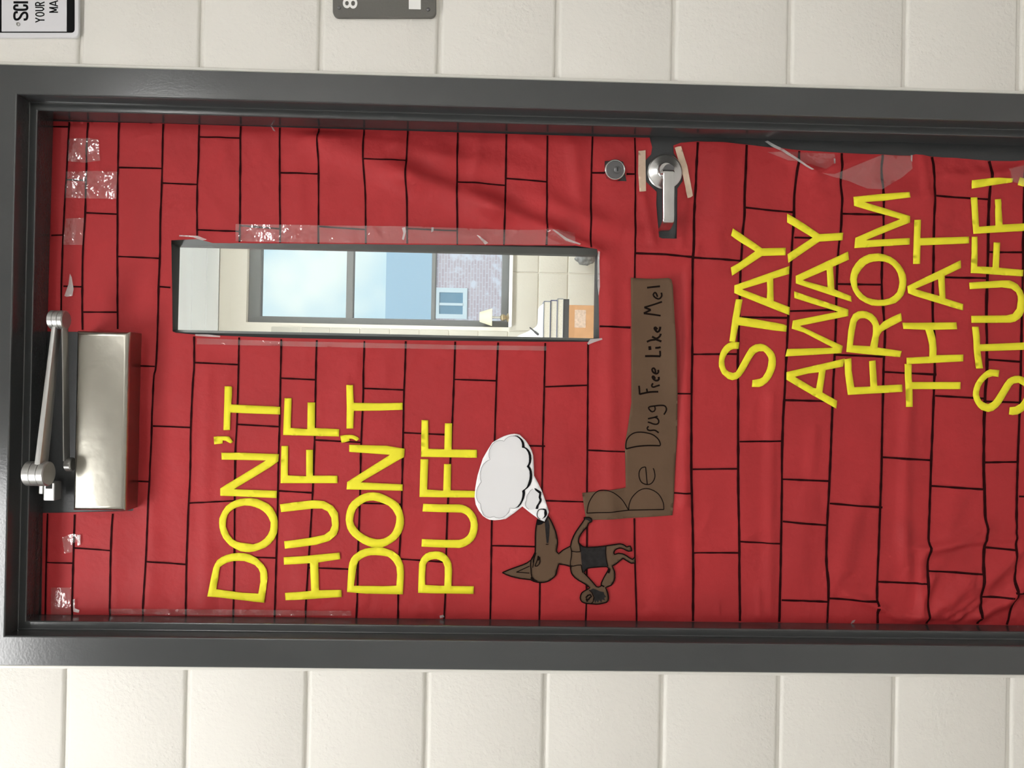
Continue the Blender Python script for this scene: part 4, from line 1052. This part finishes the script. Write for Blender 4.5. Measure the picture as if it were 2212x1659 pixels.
# ------------------------------------------------------------------ tapes
T6x = (1250, 260, 5.53)
def tape(name, pts, m, label, cat, group, lift, z=P, step=7):
    return tag(drape(name, zm(z, pts), None, m, step=step, lift=lift), label, cat, group)
tape('masking_tape', [(710,370),(752,368),(795,362),(797,600),(800,850),(775,855),(722,858),(708,640)], M_mask, 'pale masking tape strip left of the lever handle rose, towards the key lock', 'tape', 'masking tape beside the lever handle', 0.0016, T6x, 5)
tape('masking_tape', [(1140,338),(1175,325),(1215,320),(1290,560),(1355,910),(1325,930),(1290,940),(1240,680)], M_mask, 'pale masking tape strip slanting beside the lever handle, away from the key lock', 'tape', 'masking tape beside the lever handle', 0.0034, T6x, 5)
GT = 'clear tape holding the red paper'
for pts, lab in [
    ([(146,372),(200,371),(255.5,372),(254,431),(200,430),(144,429)], 'milky clear tape across the upper red paper, second from the strike side corner'),
    ([(146,473),(184,472),(181,530),(139,530)], 'milky clear tape square on the red paper between closer and corner tapes'),
    ([(151,302),(190,300),(215,303),(219,349),(188,353),(150,350)], 'crumpled clear tape at the top corner on the handle side'),
    ([(511,485),(690,488),(880,490),(1090,498),(1240,505),(1240,531),(880,527),(640,525),(511,522)], 'long clear tape along the handle side of the door glass'),
    ([(428,731),(600,737),(800,741),(1000,746),(1180,748),(1180,758),(800,752),(428,744)], 'long clear tape along the hinge side of the door glass'),
    ([(240,1313),(400,1314),(600,1316),(760,1318),(760,1329),(400,1327),(240,1325)], 'long clear tape along the hinge edge of the red paper'),
    ([(113,1268),(156,1268),(156,1326),(113,1326)], 'milky clear tape square at the top hinge corner'),
    ([(137,1160),(158,1152),(176,1154),(176,1168),(160,1172),(158,1192),(142,1194)], 'crumpled clear tape scrap just below the closer\'s hinge end'),
    ([(1770,377),(1800,378),(1862,353),(1900,338),(1966,339),(1968,366),(1945,385),(1900,412),(1868,410),(1830,392)], 'wide wrinkled clear tape at the door edge beyond the slit, above the M of FROM'),
    ([(1655,330),(1720,330),(1800,334),(1803,352),(1780,368),(1750,358),(1700,348)], 'glossy clear tape over the dark slit in the door edge of the paper'),
    ([(2170,368),(2230,355),(2260,400),(2212,405),(2180,392)], 'clear tape at the door edge beside the exclamation mark')]:
    tape('clear_tape', pts, M_tape, lab, 'tape', GT, 0.0028)
for pts, lab in [  # whitish slivers: painted highlights on tape folds
    ([(1650, 308), (1656, 306), (1690, 326), (1720, 346), (1752, 370), (1748, 371), (1714, 348), (1684, 329), (1664, 318)], 'painted glint on folded clear tape slanting from the door edge'),
    ([(155, 592), (159, 600), (163, 625), (160, 640), (148, 642), (143, 640), (152, 615)], 'whitish painted glint on creased tape above the closer arm'),
    ([(170,1155),(177,1154),(177,1175),(171,1178)], 'small painted glint on a tape edge just under the closer'),
    ([(161,1293),(165,1292),(165,1312),(175,1316),(173,1322),(162,1320)], 'painted glint on a crumpled tape tip at the top hinge corner'),
    ([(390,509),(430,511),(450,519),(440,521),(420,514),(390,512)], 'painted glint on a tape edge at the top corner of the door glass'),
    ([(425,722.5),(452,723),(478,726),(478,729),(452,728),(425,726)], 'painted glint on creased tape at the upper hinge corner of the door glass'),
    ([(869,494),(876,492),(878,502),(873,520),(869,518),(872,505)], 'small painted tape glint on the handle side of the glass, over the third pane'),
    ([(933,492),(938,493),(937,502),(932,504)], 'tiny painted tape glint beside the door glass'),
    ([(1030,510),(1034,511),(1055,526),(1048,530)], 'painted glint on a tape tip touching the glass trim over the brass lamp'),
    ([(1190, 505), (1193, 504), (1222, 520), (1252, 531), (1250, 533), (1220, 524)], 'painted glint on creased tape along the fold at the lower glass corner'),
    ([(1268,742),(1274,733),(1299,731),(1300,734),(1282,740),(1270,745)], 'painted glint on folded tape at the lower hinge corner of the door glass'),
    ([(1289,546),(1293,548),(1295,620),(1292,640),(1290,620)], 'light painted white on the paper edge along the lower end of the door glass'),  # light on the cut paper edge, painted as a white sliver
    ([(586,273),(590,276),(597,286),(592,284)], 'small painted tape glint at the upper door edge'),
    ([(1798,344),(1801,345),(1800,356),(1797,356)], 'short painted glint on a tape crease over the slit'),
    ([(1964,337),(1968,337),(1967,352),(1964,348)], 'painted glint on a tape crease near the M of FROM'),
    ([(950,1328),(958,1326),(960,1331),(951,1334)], 'tiny painted tape glint on the hinge edge below PUFF'),
    ([(1835,1346),(1838,1339),(1845,1337),(1842,1343)], 'painted glint on a tape scrap on the hinge edge near the crumpled corner')]:
    tape('glint_sliver', pts, M_glint, lab, 'tape', 'painted glints on tape creases and paper edge', 0.0038, step=4)
# ------------------------------------------------------------------ wall signs beside the door
def text_mesh(body, m, parent, px0, px1, ybase, yend, Y, name='lettering', bold=0.0):
    """upright wall lettering fitted to: px0..px1 = letter height range in image x (top..bottom), ybase..yend = start..end in image y"""
    cu = bpy.data.curves.new('t', 'FONT')
    cu.body = body
    cu.offset = bold
    cu.resolution_u = 6
    ob = bpy.data.objects.new('t', cu)
    COL.objects.link(ob)
    dg = bpy.context.evaluated_depsgraph_get()
    me = bpy.data.meshes.new_from_object(ob.evaluated_get(dg))
    bpy.data.objects.remove(ob)
    co = np.array([v.co[:] for v in me.vertices])
    x0, y0 = co[:, 0].min(), co[:, 1].min()
    x1, y1 = co[:, 0].max(), co[:, 1].max()
    for v in me.vertices:
        a = (v.co.x - x0) / (x1 - x0)
        b = (v.co.y - y0) / (y1 - y0)
        v.co = at(px1 + (px0 - px1) * b, ybase + (yend - ybase) * a, Y)
    me.name = name
    me.materials.clear()
    me.materials.append(m)
    o = link(bpy.data.objects.new(name, me))
    o.parent = parent
    return o
def round_rect(x0, x1, y0, y1, r, n=6):
    pts = []
    for cx_, cy_, a0 in ((x1 - r, y1 - r, 0), (x0 + r, y1 - r, 90), (x0 + r, y0 + r, 180), (x1 - r, y0 + r, 270)):
        for k in range(n + 1):
            a = math.radians(a0 + 90 * k / n)
            pts.append((cx_ + r * math.cos(a), cy_ + r * math.sin(a)))
    return pts
def plate(name, pts, y0, y1, m, parent=None, bev=0.0):
    """flat plate on the wall whose outline is given in photograph pixels at its front face"""
    vs = [at(a, b, y0) for a, b in pts]
    n = len(vs)
    vs = vs + [Vector((v.x, y1, v.z)) for v in vs]
    fs = [tuple(range(n)), tuple(range(n, 2 * n))] + [(i, (i + 1) % n, n + (i + 1) % n, n + i) for i in range(n)]
    o = mesh_obj(name, vs, fs, m, parent)
    fix_normals(o)
    if bev:
        bm = bmesh.new()
        bm.from_mesh(o.data)
        bmesh.ops.bevel(bm, geom=[e for e in bm.edges if all(abs(v.co.y - y0) < 1e-6 for v in e.verts)], offset=bev, segments=2, affect='EDGES', profile=0.5)
        bm.to_mesh(o.data)
        bm.free()
    return o
s1 = plate('wall_sign', round_rect(-210, 169.5, -300, 80, 10), -0.0060, -0.0005, M_signw, None, 0.001)
tag(s1, 'white plastic sign with black border and bold lettering, at the top corner over the door', 'sign')
plate('black_border', round_rect(-198, 161, -290, 70.5, 7), -0.0064, -0.0060, M_black, s1)
plate('white_panel', round_rect(3.5, 144, -280, 68, 0.5, 1), -0.0068, -0.0064, M_signw, s1)
ZS = (0, 0, 3.687)
def wall_ink(x, y):
    return at(x, y, -0.00695)
oval = [(318 + 33 * math.cos(t), 114 + 14.5 * math.sin(t)) for t in [k * math.pi / 12 for k in range(25)]]
ribbons('bold_letter', [(zm(ZS, [(142, 97), (120, 101), (114, 128), (121, 152), (142, 154), (160, 138), (172, 116), (190, 101), (210, 105), (217, 128), (210, 152), (188, 156)]), 5.0)], M_black, s1, step=1, surf=wall_ink)
ribbons('bold_letter', [(zm(ZS, [(146, 43), (122, 45), (113, 60), (122, 75), (165, 78), (208, 75), (217, 60), (208, 45), (184, 43)]), 5.0)], M_black, s1, step=1, surf=wall_ink)
ribbons('bold_letter', [(zm(ZS, [(107, 19), (224, 19)]), 5.0)], M_black, s1, step=1, surf=wall_ink)
ribbons('lettering', [(zm(ZS, q), 2.7) for q in (
    [(281, 177), (318, 160)], [(281, 143), (318, 160)], [(316, 160), (355, 160)], oval, [(281, 85), (336, 84), (350, 72), (336, 59), (281, 58)],
    [(281, 44), (355, 44)], [(284, 46), (284, 26), (300, 19), (316, 26), (318, 46)], [(318, 32), (355, 16)],
    [(462, 97), (392, 97)], [(393, 97), (452, 79)], [(452, 79), (393, 61)], [(392, 61), (462, 61)], [(462, 49), (393, 28)], [(393, 28), (462, 6)], [(442, 42), (442, 13)])], M_black, s1, step=1, surf=wall_ink, curved=False)
pc = at(39.5, 52.3, -0.007)
lathe('screw_head', [(0.0034, 0.0004), (0.0032, -0.0008), (0.002, -0.0014), (0.0, -0.0015)], pc, 'Y', M_arm, s1, n=20)

s2 = plate('room_sign', round_rect(718.5, 942, -260, 37.2, 13), -0.0070, -0.0005, M_signg, None, 0.0012)
for v in s2.data.vertices:      # the plate hangs a touch out of level
    pass
tag(s2, 'dark grey room number plate with a raised white 8, beside the door frame', 'sign')
M_raised = mat('raised_white', (0.85, 0.85, 0.83), 0.4)
text_mesh('8', M_raised, s2, 740.5, 772, 18.6, -4.5, -0.00795, name='numeral', bold=0.012)
plate('white_insert', [(883, 19.5), (909, 20), (909, -60), (883, -60)], -0.0078, -0.0070, M_raised, s2)
for q in ((732.5, 16.5), (925, 20.5)):
    pc = at(q[0], q[1], -0.0072)
    lathe('screw_head', [(0.0032, 0.0004), (0.0030, -0.0006), (0.002, -0.0012), (0.0, -0.0013)], pc, 'Y', M_dkmetal, s2, n=20)

# ------------------------------------------------------------------ classroom behind the glass
WY = 3.98
RH = at(474, 600, WY).z
M_head = mat('plain_wall_paint', (0.78, 0.745, 0.68), 0.7)
WX0, WX1 = at(800, 701, WY).x, at(800, 701, WY).x + 1.9
WZ0, WZ1 = 6 * BH, at(533, 600, WY).z
bm = bmesh.new()
for r in ((-2.6, WX0, 0, RH), (WX1, 2.8, 0, RH), (WX0, WX1, 0, WZ0), (WX0, WX1, WZ1, RH)):
    box_bm(r[0], r[1], WY + 0.004, WY + 0.20, r[2], r[3], bm=bm)
wall_room = struct(bm_obj('wall_window_side', bm, M_head))
JX = at(1150, 589, WY).x
for k in range(15):
    z0, z1 = k * BH, (k + 1) * BH
    if z1 > 14 * BH + 0.01:
        break
    for j in range(-5, 4):
        x0, x1 = JX + j * BW, JX + (j + 1) * BW
        if z0 >= WZ0 - 0.01:
            if x0 < WX0 < x1: x1 = WX0
            elif x0 >= WX0 and x1 <= WX1: continue
            elif x0 < WX1 < x1: x0 = WX1
        block(x0, x1, z0, z1, wall_room, WY - 0.004, M_block2)
struct(box('wall_room_left', -2.7, -2.6, 0.2, WY + 0.2, 0, RH, M_head))
struct(box('wall_room_right', 2.8, 2.9, 0.2, WY + 0.2, 0, RH, M_head))
room_ceil = struct(box('ceiling_2', -2.7, 2.9, 0.10, WY + 0.2, RH + 0.012, RH + 0.07, M_ceil))
struct(box('wall_over_corridor', -2.7, 2.9, 0.10, 0.20, CORR_H, RH + 0.012, M_head))
M_plank = mat('ceiling_plank', (0.86, 0.90, 0.95), 0.8)
yb = WY
pw = 0.236
while yb > 0.4:
    q = box('plank', -2.58, 2.78, yb - pw + 0.004, yb - 0.004, RH, RH + 0.012, M_plank, room_ceil, 0.003, 1)
    yb -= pw
M_rlamp = emit_mat('classroom_diffuser', (1.0, 0.99, 0.98), ROOM_LIGHT)
ceiling_light(2.05, 2.0, 1.2, 0.5, RH, M_rlamp, 'flat ceiling light inside the classroom on the handle side of the door', None)
ceiling_light(-1.3, 2.2, 1.2, 0.5, RH, M_rlamp, 'flat ceiling light in the classroom behind the hinge side of the door', None)

# window unit: dark frame, transoms, three panes
FY = WY + 0.045
window_1 = empty('window_1', kind='structure')
M_wfr = mat('window_frame_grey', (0.16, 0.168, 0.175), 0.45)
def wz(px):
    return at(px, 620, FY).z
zt, zb = WZ1, WZ0
z_list = [(wz(563), zt), (wz(763), wz(748)), (wz(941), wz(932)), (zb, wz(1083.5))]
xa = at(800, 687.5, FY).x
for i, (a, b) in enumerate(z_list):
    box('window_rail', WX0, WX1, FY, FY + 0.06, a, b, M_wfr, window_1, 0.004, 1)
box('window_stile', WX0, xa, FY - 0.001, FY + 0.061, zb, zt, M_wfr, window_1, 0.004, 1)
box('window_stile', WX1 - 0.06, WX1, FY - 0.001, FY + 0.061, zb, zt, M_wfr, window_1, 0.004, 1)
for (a, b), (c_, d_) in zip(z_list[:-1], z_list[1:]):
    box('pane', xa - 0.005, WX1 - 0.055, FY + 0.028, FY + 0.032, d_ - 0.004, a + 0.004, M_glass, window_1)
M_sill = mat('white_sill', (0.85, 0.86, 0.88), 0.35)
sill = box('window_sill', WX0 - 0.0, WX1, WY - 0.035, FY + 0.0, WZ0 - 0.024, WZ0, M_sill, window_1, 0.004, 2)

# small lamp on the sill
LYd = WY - 0.012
lampc = at(1096, 684, LYd)
lt = empty('table_lamp', 'small lamp with cream shade and brass foot on the classroom window sill', 'lamp', loc=(lampc.x, LYd, WZ0))
M_shade = mat('cream_shade', (0.80, 0.76, 0.55), 0.8)
M_brass = mat('antique_brass', (0.46, 0.38, 0.24), 0.35, 0.8)
zs0, zs1 = at(1063, 686, LYd).z, at(1036, 686, LYd).z
xs = at(1050, 685, LYd).x
r0 = abs(at(1063, 667, LYd).x - at(1063, 705, LYd).x) / 2
r1 = abs(at(1036, 672, LYd).x - at(1036, 693, LYd).x) / 2
bz = WZ0
keep(lathe('foot', [(0.030, bz), (0.031, bz + 0.006), (0.022, bz + 0.012), (0.012, bz + 0.016), (0.020, bz + 0.028), (0.024, bz + 0.040), (0.018, bz + 0.052), (0.009, bz + 0.058), (0.0, bz + 0.058)], (xs, LYd, 0), 'Z', M_brass, n=28), lt)
keep(lathe('stem', [(0.0085, bz + 0.05), (0.0085, zs0 + 0.02), (0.0, zs0 + 0.02)], (xs, LYd, 0), 'Z', M_lever, n=20), lt)
sh = lathe('lamp_shade', [(r0 - 0.002, zs0 + 0.001), (r0, zs0), (r1, zs1), (r1 - 0.002, zs1 - 0.001)], (xs, LYd, 0), 'Z', M_shade, n=36)
keep(sh, lt)

# desk with box, books and papers
DY = 3.30
M_desk = mat('desk_laminate', (0.50, 0.42, 0.32), 0.4)
boxbot = at(1330, 700, DY).z
dz = boxbot
desk = empty('desk', 'laminate desk under the cardboard box beyond the door glass', 'desk', loc=(0.6, 3.5, 0))
keep(box('desk_top', -0.35, 1.55, DY - 0.12, WY - 0.06, dz - 0.03, dz, M_desk, bev=0.004), desk)
for lx in (-0.30, 1.50):
    for ly in (DY - 0.08, WY - 0.11):
        keep(box('leg', lx - 0.02, lx + 0.02, ly - 0.02, ly + 0.02, 0, dz - 0.03, M_dkmetal, bev=0.003), desk)
M_card = mat('cardboard', (0.50, 0.27, 0.13), 0.8, var=(25, 0.10))
M_tapeb = mat('torn_label', (0.55, 0.42, 0.34), 0.8, var=(70, 0.25))
bx1 = at(1250, 659, DY).x
btop = at(1229, 700, DY).z
cb = empty('cardboard_box', 'brown cardboard box with a torn label under the stack of books', 'box', loc=(bx1 - 0.2, DY + 0.15, dz))
keep(box('carton', bx1 - 0.40, bx1, DY, DY + 0.30, dz, btop, M_card, bev=0.003), cb)
la, lb = at(1234, 669, DY), at(1265, 708, DY)
keep(box('torn_label', lb.x, la.x, DY - 0.0010, DY, lb.z, la.z, M_tapeb), cb)
keep(box('box_flap', bx1 - 0.398, bx1 - 0.002, DY - 0.0015, DY + 0.0, at(1241, 700, DY).z, btop - 0.001, mat('cardboard_flap', (0.46, 0.24, 0.11), 0.8)), cb)
# four books lying flat, page edges to the door
M_page = mat('page_edges', (0.58, 0.55, 0.48), 0.8, var=(200, 0.15))
M_cov1 = mat('slate_cover', (0.16, 0.18, 0.24), 0.5)
M_cov2 = mat('navy_cover', (0.05, 0.06, 0.16), 0.5)
M_cov3 = mat('grey_cover', (0.24, 0.25, 0.27), 0.5)
M_cov4 = mat('black_cover', (0.035, 0.037, 0.042), 0.5)
def book(px0, px1, ytop, cov, label, allcov=False, dy=0.0):
    zt_, zb_ = at(px0, 700, DY + dy).z, at(px1, 700, DY + dy).z
    x1 = at(px0, ytop, DY + dy).x
    x0 = x1 - 0.262
    t = empty('book', label, 'book', 'books stacked on the cardboard box', loc=((x0 + x1) / 2, DY + 0.1, zb_))
    y0, y1 = DY + dy, DY + dy + 0.20
    keep(box('cover', x0, x1, y0, y1, zt_ - 0.0035, zt_ - 0.0003, cov, bev=0.001, seg=1), t)
    keep(box('cover', x0, x1, y0, y1, zb_ + 0.0003, zb_ + 0.0035, cov, bev=0.001, seg=1), t)
    keep(box('spine', x1 - 0.004, x1 + 0.002, y0, y1, zb_ + 0.0005, zt_ - 0.0005, cov, bev=0.0015, seg=1), t)
    keep(box('page_block', x0 + 0.004, x1 - 0.004, y0 + (0.0005 if allcov else 0.003), y1 - 0.003, zb_ + 0.0035, zt_ - 0.0035, cov if allcov else M_page), t)
    return t
book(1216.8, 1229.0, 646.5, M_cov4, 'solid black book at the bottom of the stack on the cardboard box', True, 0.004)
book(1203.4, 1216.8, 645.0, M_cov3, 'grey-covered book just over the black one in the stack', dy=0.0)
book(1188.7, 1203.4, 648.5, M_cov2, 'navy-covered book second from the top of the stack', dy=0.006)
book(1173.6, 1188.7, 650.5, M_cov1, 'slate-covered book topmost in the stack', dy=0.002)
# white folder and crumpled papers on the stack
M_wp = mat('bright_paper', (0.88, 0.90, 0.94), 0.6)
fz0 = at(1173.4, 700, DY).z
fz1 = at(1165.5, 700, DY).z
fx = at(1170, 655, DY).x
vs = [(fx - 0.24, DY + 0.01, fz0), (fx, DY + 0.01, fz0), (fx - 0.018, DY + 0.012, fz1), (fx - 0.24, DY + 0.012, fz1)]
vs += [(a, b + 0.18, c_) for a, b, c_ in vs]
o = mesh_obj('white_folder', vs, [(0, 1, 2, 3), (4, 5, 6, 7), (0, 1, 5, 4), (1, 2, 6, 5), (2, 3, 7, 6), (3, 0, 4, 7)], M_wp)
fix_normals(o)
tag(o, 'bright white folder lying on top of the book stack', 'folder')
bm = bmesh.new()
grid = []
gx0, gx1 = at(1150, 742, DY).x, at(1150, 692, DY).x
nn = 14
for i in range(nn):
    row = []
    for j in range(nn):
        u, v = i / (nn - 1), j / (nn - 1)
        x = gx0 + (gx1 - gx0) * u
        y = DY + 0.02 + 0.15 * v
        peak = max(0.0, at(1116, 722, DY).z - fz1)
        hgt = peak * math.exp(-((u - 0.25) / 0.42) ** 2) * (1 - 0.5 * abs(v - 0.3)) * (0.85 + 0.3 * noise.noise(Vector((u * 5, v * 5, 1)))) * (1 - u ** 3)
        row.append(bm.verts.new((x, y, fz1 + 0.002 + max(0, hgt) + 0.004 * abs(noise.noise(Vector((u * 9, v * 9, 5)))))))
    grid.append(row)
for i in range(nn - 1):
    for j in range(nn - 1):
        bm.faces.new((grid[i][j], grid[i + 1][j], grid[i + 1][j + 1], grid[i][j + 1]))
base = [[bm.verts.new((r[0].co.x, r[0].co.y, fz1 + 0.0005))] for r in grid]
for i in range(nn - 1):
    bm.faces.new((grid[i][0], grid[i + 1][0], base[i + 1][0], base[i][0]))
o = bm_obj('crumpled_paper', bm, M_wp)
tag(o, 'crumpled white paper heaped on the folder over the books', 'paper')
p0, p1 = at(1144, 707, DY + 0.012), at(1163.5, 723.5, DY + 0.012)
vs, fs = [], []
d = (p1 - p0).normalized()
nrm = Vector((d.z, 0, -d.x))
for k, (t, r) in enumerate(((0, 0.0025), (0.06, 0.0042), (0.55, 0.0045), (0.58, 0.0065), (0.95, 0.0068), (1.0, 0.004))):
    for a in range(10):
        an = 2 * math.pi * a / 10
        vs.append(p0 + (p1 - p0) * t + nrm * (r * math.cos(an)) + Vector((0, r * math.sin(an), 0)))
for k in range(5):
    for a in range(10):
        fs.append((k * 10 + a, k * 10 + (a + 1) % 10, (k + 1) * 10 + (a + 1) % 10, (k + 1) * 10 + a))
fs += [tuple(range(10)), tuple(range(50, 60))]
o = mesh_obj('marker_pen', vs, fs, M_cov4, smooth=True)
fix_normals(o)
tag(o, 'dark pen leaning on the crumpled white paper', 'pen')

# mottled grey bundle by the wall
gc = at(1264, 560, WY - 0.10)
bm = bmesh.new()
bmesh.ops.create_icosphere(bm, subdivisions=4, radius=1)
for v in bm.verts:
    k = 1 + 0.22 * noise.noise(v.co * 2.2) + 0.08 * noise.noise(v.co * 6)
    v.co = Vector((v.co.x * 0.045 * k, v.co.y * 0.05 * k, v.co.z * 0.066 * k)) + gc + Vector((0.006, 0, 0))
gb = bm_obj('cloth_bundle', bm, mat('mottled_grey_cloth', (0.16, 0.165, 0.17), 0.8, var=(45, 0.6)), smooth=True)
tag(gb, 'mottled grey bundle hanging on the tiled wall at the lower corner of the door glass', 'bundle')
box('wall_hook', gc.x - 0.004, gc.x + 0.004, gc.y + 0.02, WY - 0.003, gc.z + 0.02, gc.z + 0.028, M_dkmetal, gb)

# ------------------------------------------------------------------ outside
OY = 17.0
gr = struct(box('ground', -40, 40, WY + 0.2, 60, -0.6, -0.5, mat('asphalt', (0.20, 0.20, 0.20), 0.9, var=(0.6, 0.2))))
def brick_mat():
    m = bpy.data.materials.new('far_brick')
    m.use_nodes = True
    nt = m.node_tree
    b = nt.nodes['Principled BSDF']
    b.inputs['Roughness'].default_value = 0.9
    g = nt.nodes.new('ShaderNodeNewGeometry')
    sx = nt.nodes.new('ShaderNodeSeparateXYZ')
    cx = nt.nodes.new('ShaderNodeCombineXYZ')
    nt.links.new(g.outputs['Position'], sx.inputs[0])
    nt.links.new(sx.outputs['X'], cx.inputs['X'])
    nt.links.new(sx.outputs['Z'], cx.inputs['Y'])
    br = nt.nodes.new('ShaderNodeTexBrick')
    br.inputs['Color1'].default_value = (0.60, 0.46, 0.52, 1)
    br.inputs['Color2'].default_value = (0.68, 0.55, 0.61, 1)
    br.inputs['Mortar'].default_value = (0.74, 0.66, 0.74, 1)
    br.inputs['Scale'].default_value = 1.0
    br.inputs['Mortar Size'].default_value = 0.011
    br.inputs['Brick Width'].default_value = 0.21
    br.inputs['Row Height'].default_value = 0.07
    nt.links.new(cx.outputs[0], br.inputs['Vector'])
    n = nt.nodes.new('ShaderNodeTexNoise')
    n.inputs['Scale'].default_value = 4.5
    n.inputs['Detail'].default_value = 5
    nt.links.new(g.outputs['Position'], n.inputs['Vector'])
    r = nt.nodes.new('ShaderNodeMapRange')
    r.inputs['From Min'].default_value = 0.52
    r.inputs['From Max'].default_value = 0.66
    nt.links.new(n.outputs['Fac'], r.inputs['Value'])
    mx = nt.nodes.new('ShaderNodeMix')
    mx.data_type = 'RGBA'
    nt.links.new(r.outputs['Result'], mx.inputs['Factor'])
    nt.links.new(br.outputs['Color'], mx.inputs['A'])
    mx.inputs['B'].default_value = (0.80, 0.76, 0.86, 1)
    nt.links.new(mx.outputs['Result'], b.inputs['Base Color'])
    return m
M_fb = brick_mat()
M_fas = mat('pale_blue_metal', (0.42, 0.58, 0.74), 0.5)
zfas_top = at(835, 620, OY).z
zfas_bot = at(936, 620, OY).z
bl = empty('brick_building', 'pinkish brick building with a pale blue top band outside the classroom window', 'building', loc=(2, OY, -0.5))
keep(box('brick_wall', -14, 16, OY, OY + 6, -0.5, zfas_bot, M_fb), bl)
keep(box('top_band', -14.1, 16.1, OY - 0.12, OY + 6.1, zfas_bot, zfas_top, M_fas), bl)
wa, wb = at(945, 627, OY), at(1003, 684, OY)
M_fwf = mat('far_window_frame', (0.78, 0.84, 0.90), 0.5)
fw = bm_obj('window_frame', ring_bm((wb.x - 0.06, wa.x + 0.06, wb.z - 0.06, wa.z + 0.04), (wb.x + 0.05, wa.x - 0.05, wb.z + 0.04, wa.z - 0.05), OY - 0.04, OY + 0.02), M_fwf)
keep(fw, bl)
M_fgl = mat('far_glass', (0.16, 0.32, 0.46), 0.15)
mx_ = at(974, 657.5, OY).x
for a, b_ in ((wb.x + 0.05, mx_ - 0.03), (mx_ + 0.03, wa.x - 0.05)):
    o = box('far_pane', a, b_, OY - 0.012, OY - 0.002, wb.z + 0.04, wa.z - 0.05, M_fgl)
    o.parent = fw
o = box('mullion', mx_ - 0.03, mx_ + 0.03, OY - 0.04, OY - 0.001, wb.z + 0.03, wa.z - 0.04, M_fwf)
o.parent = fw
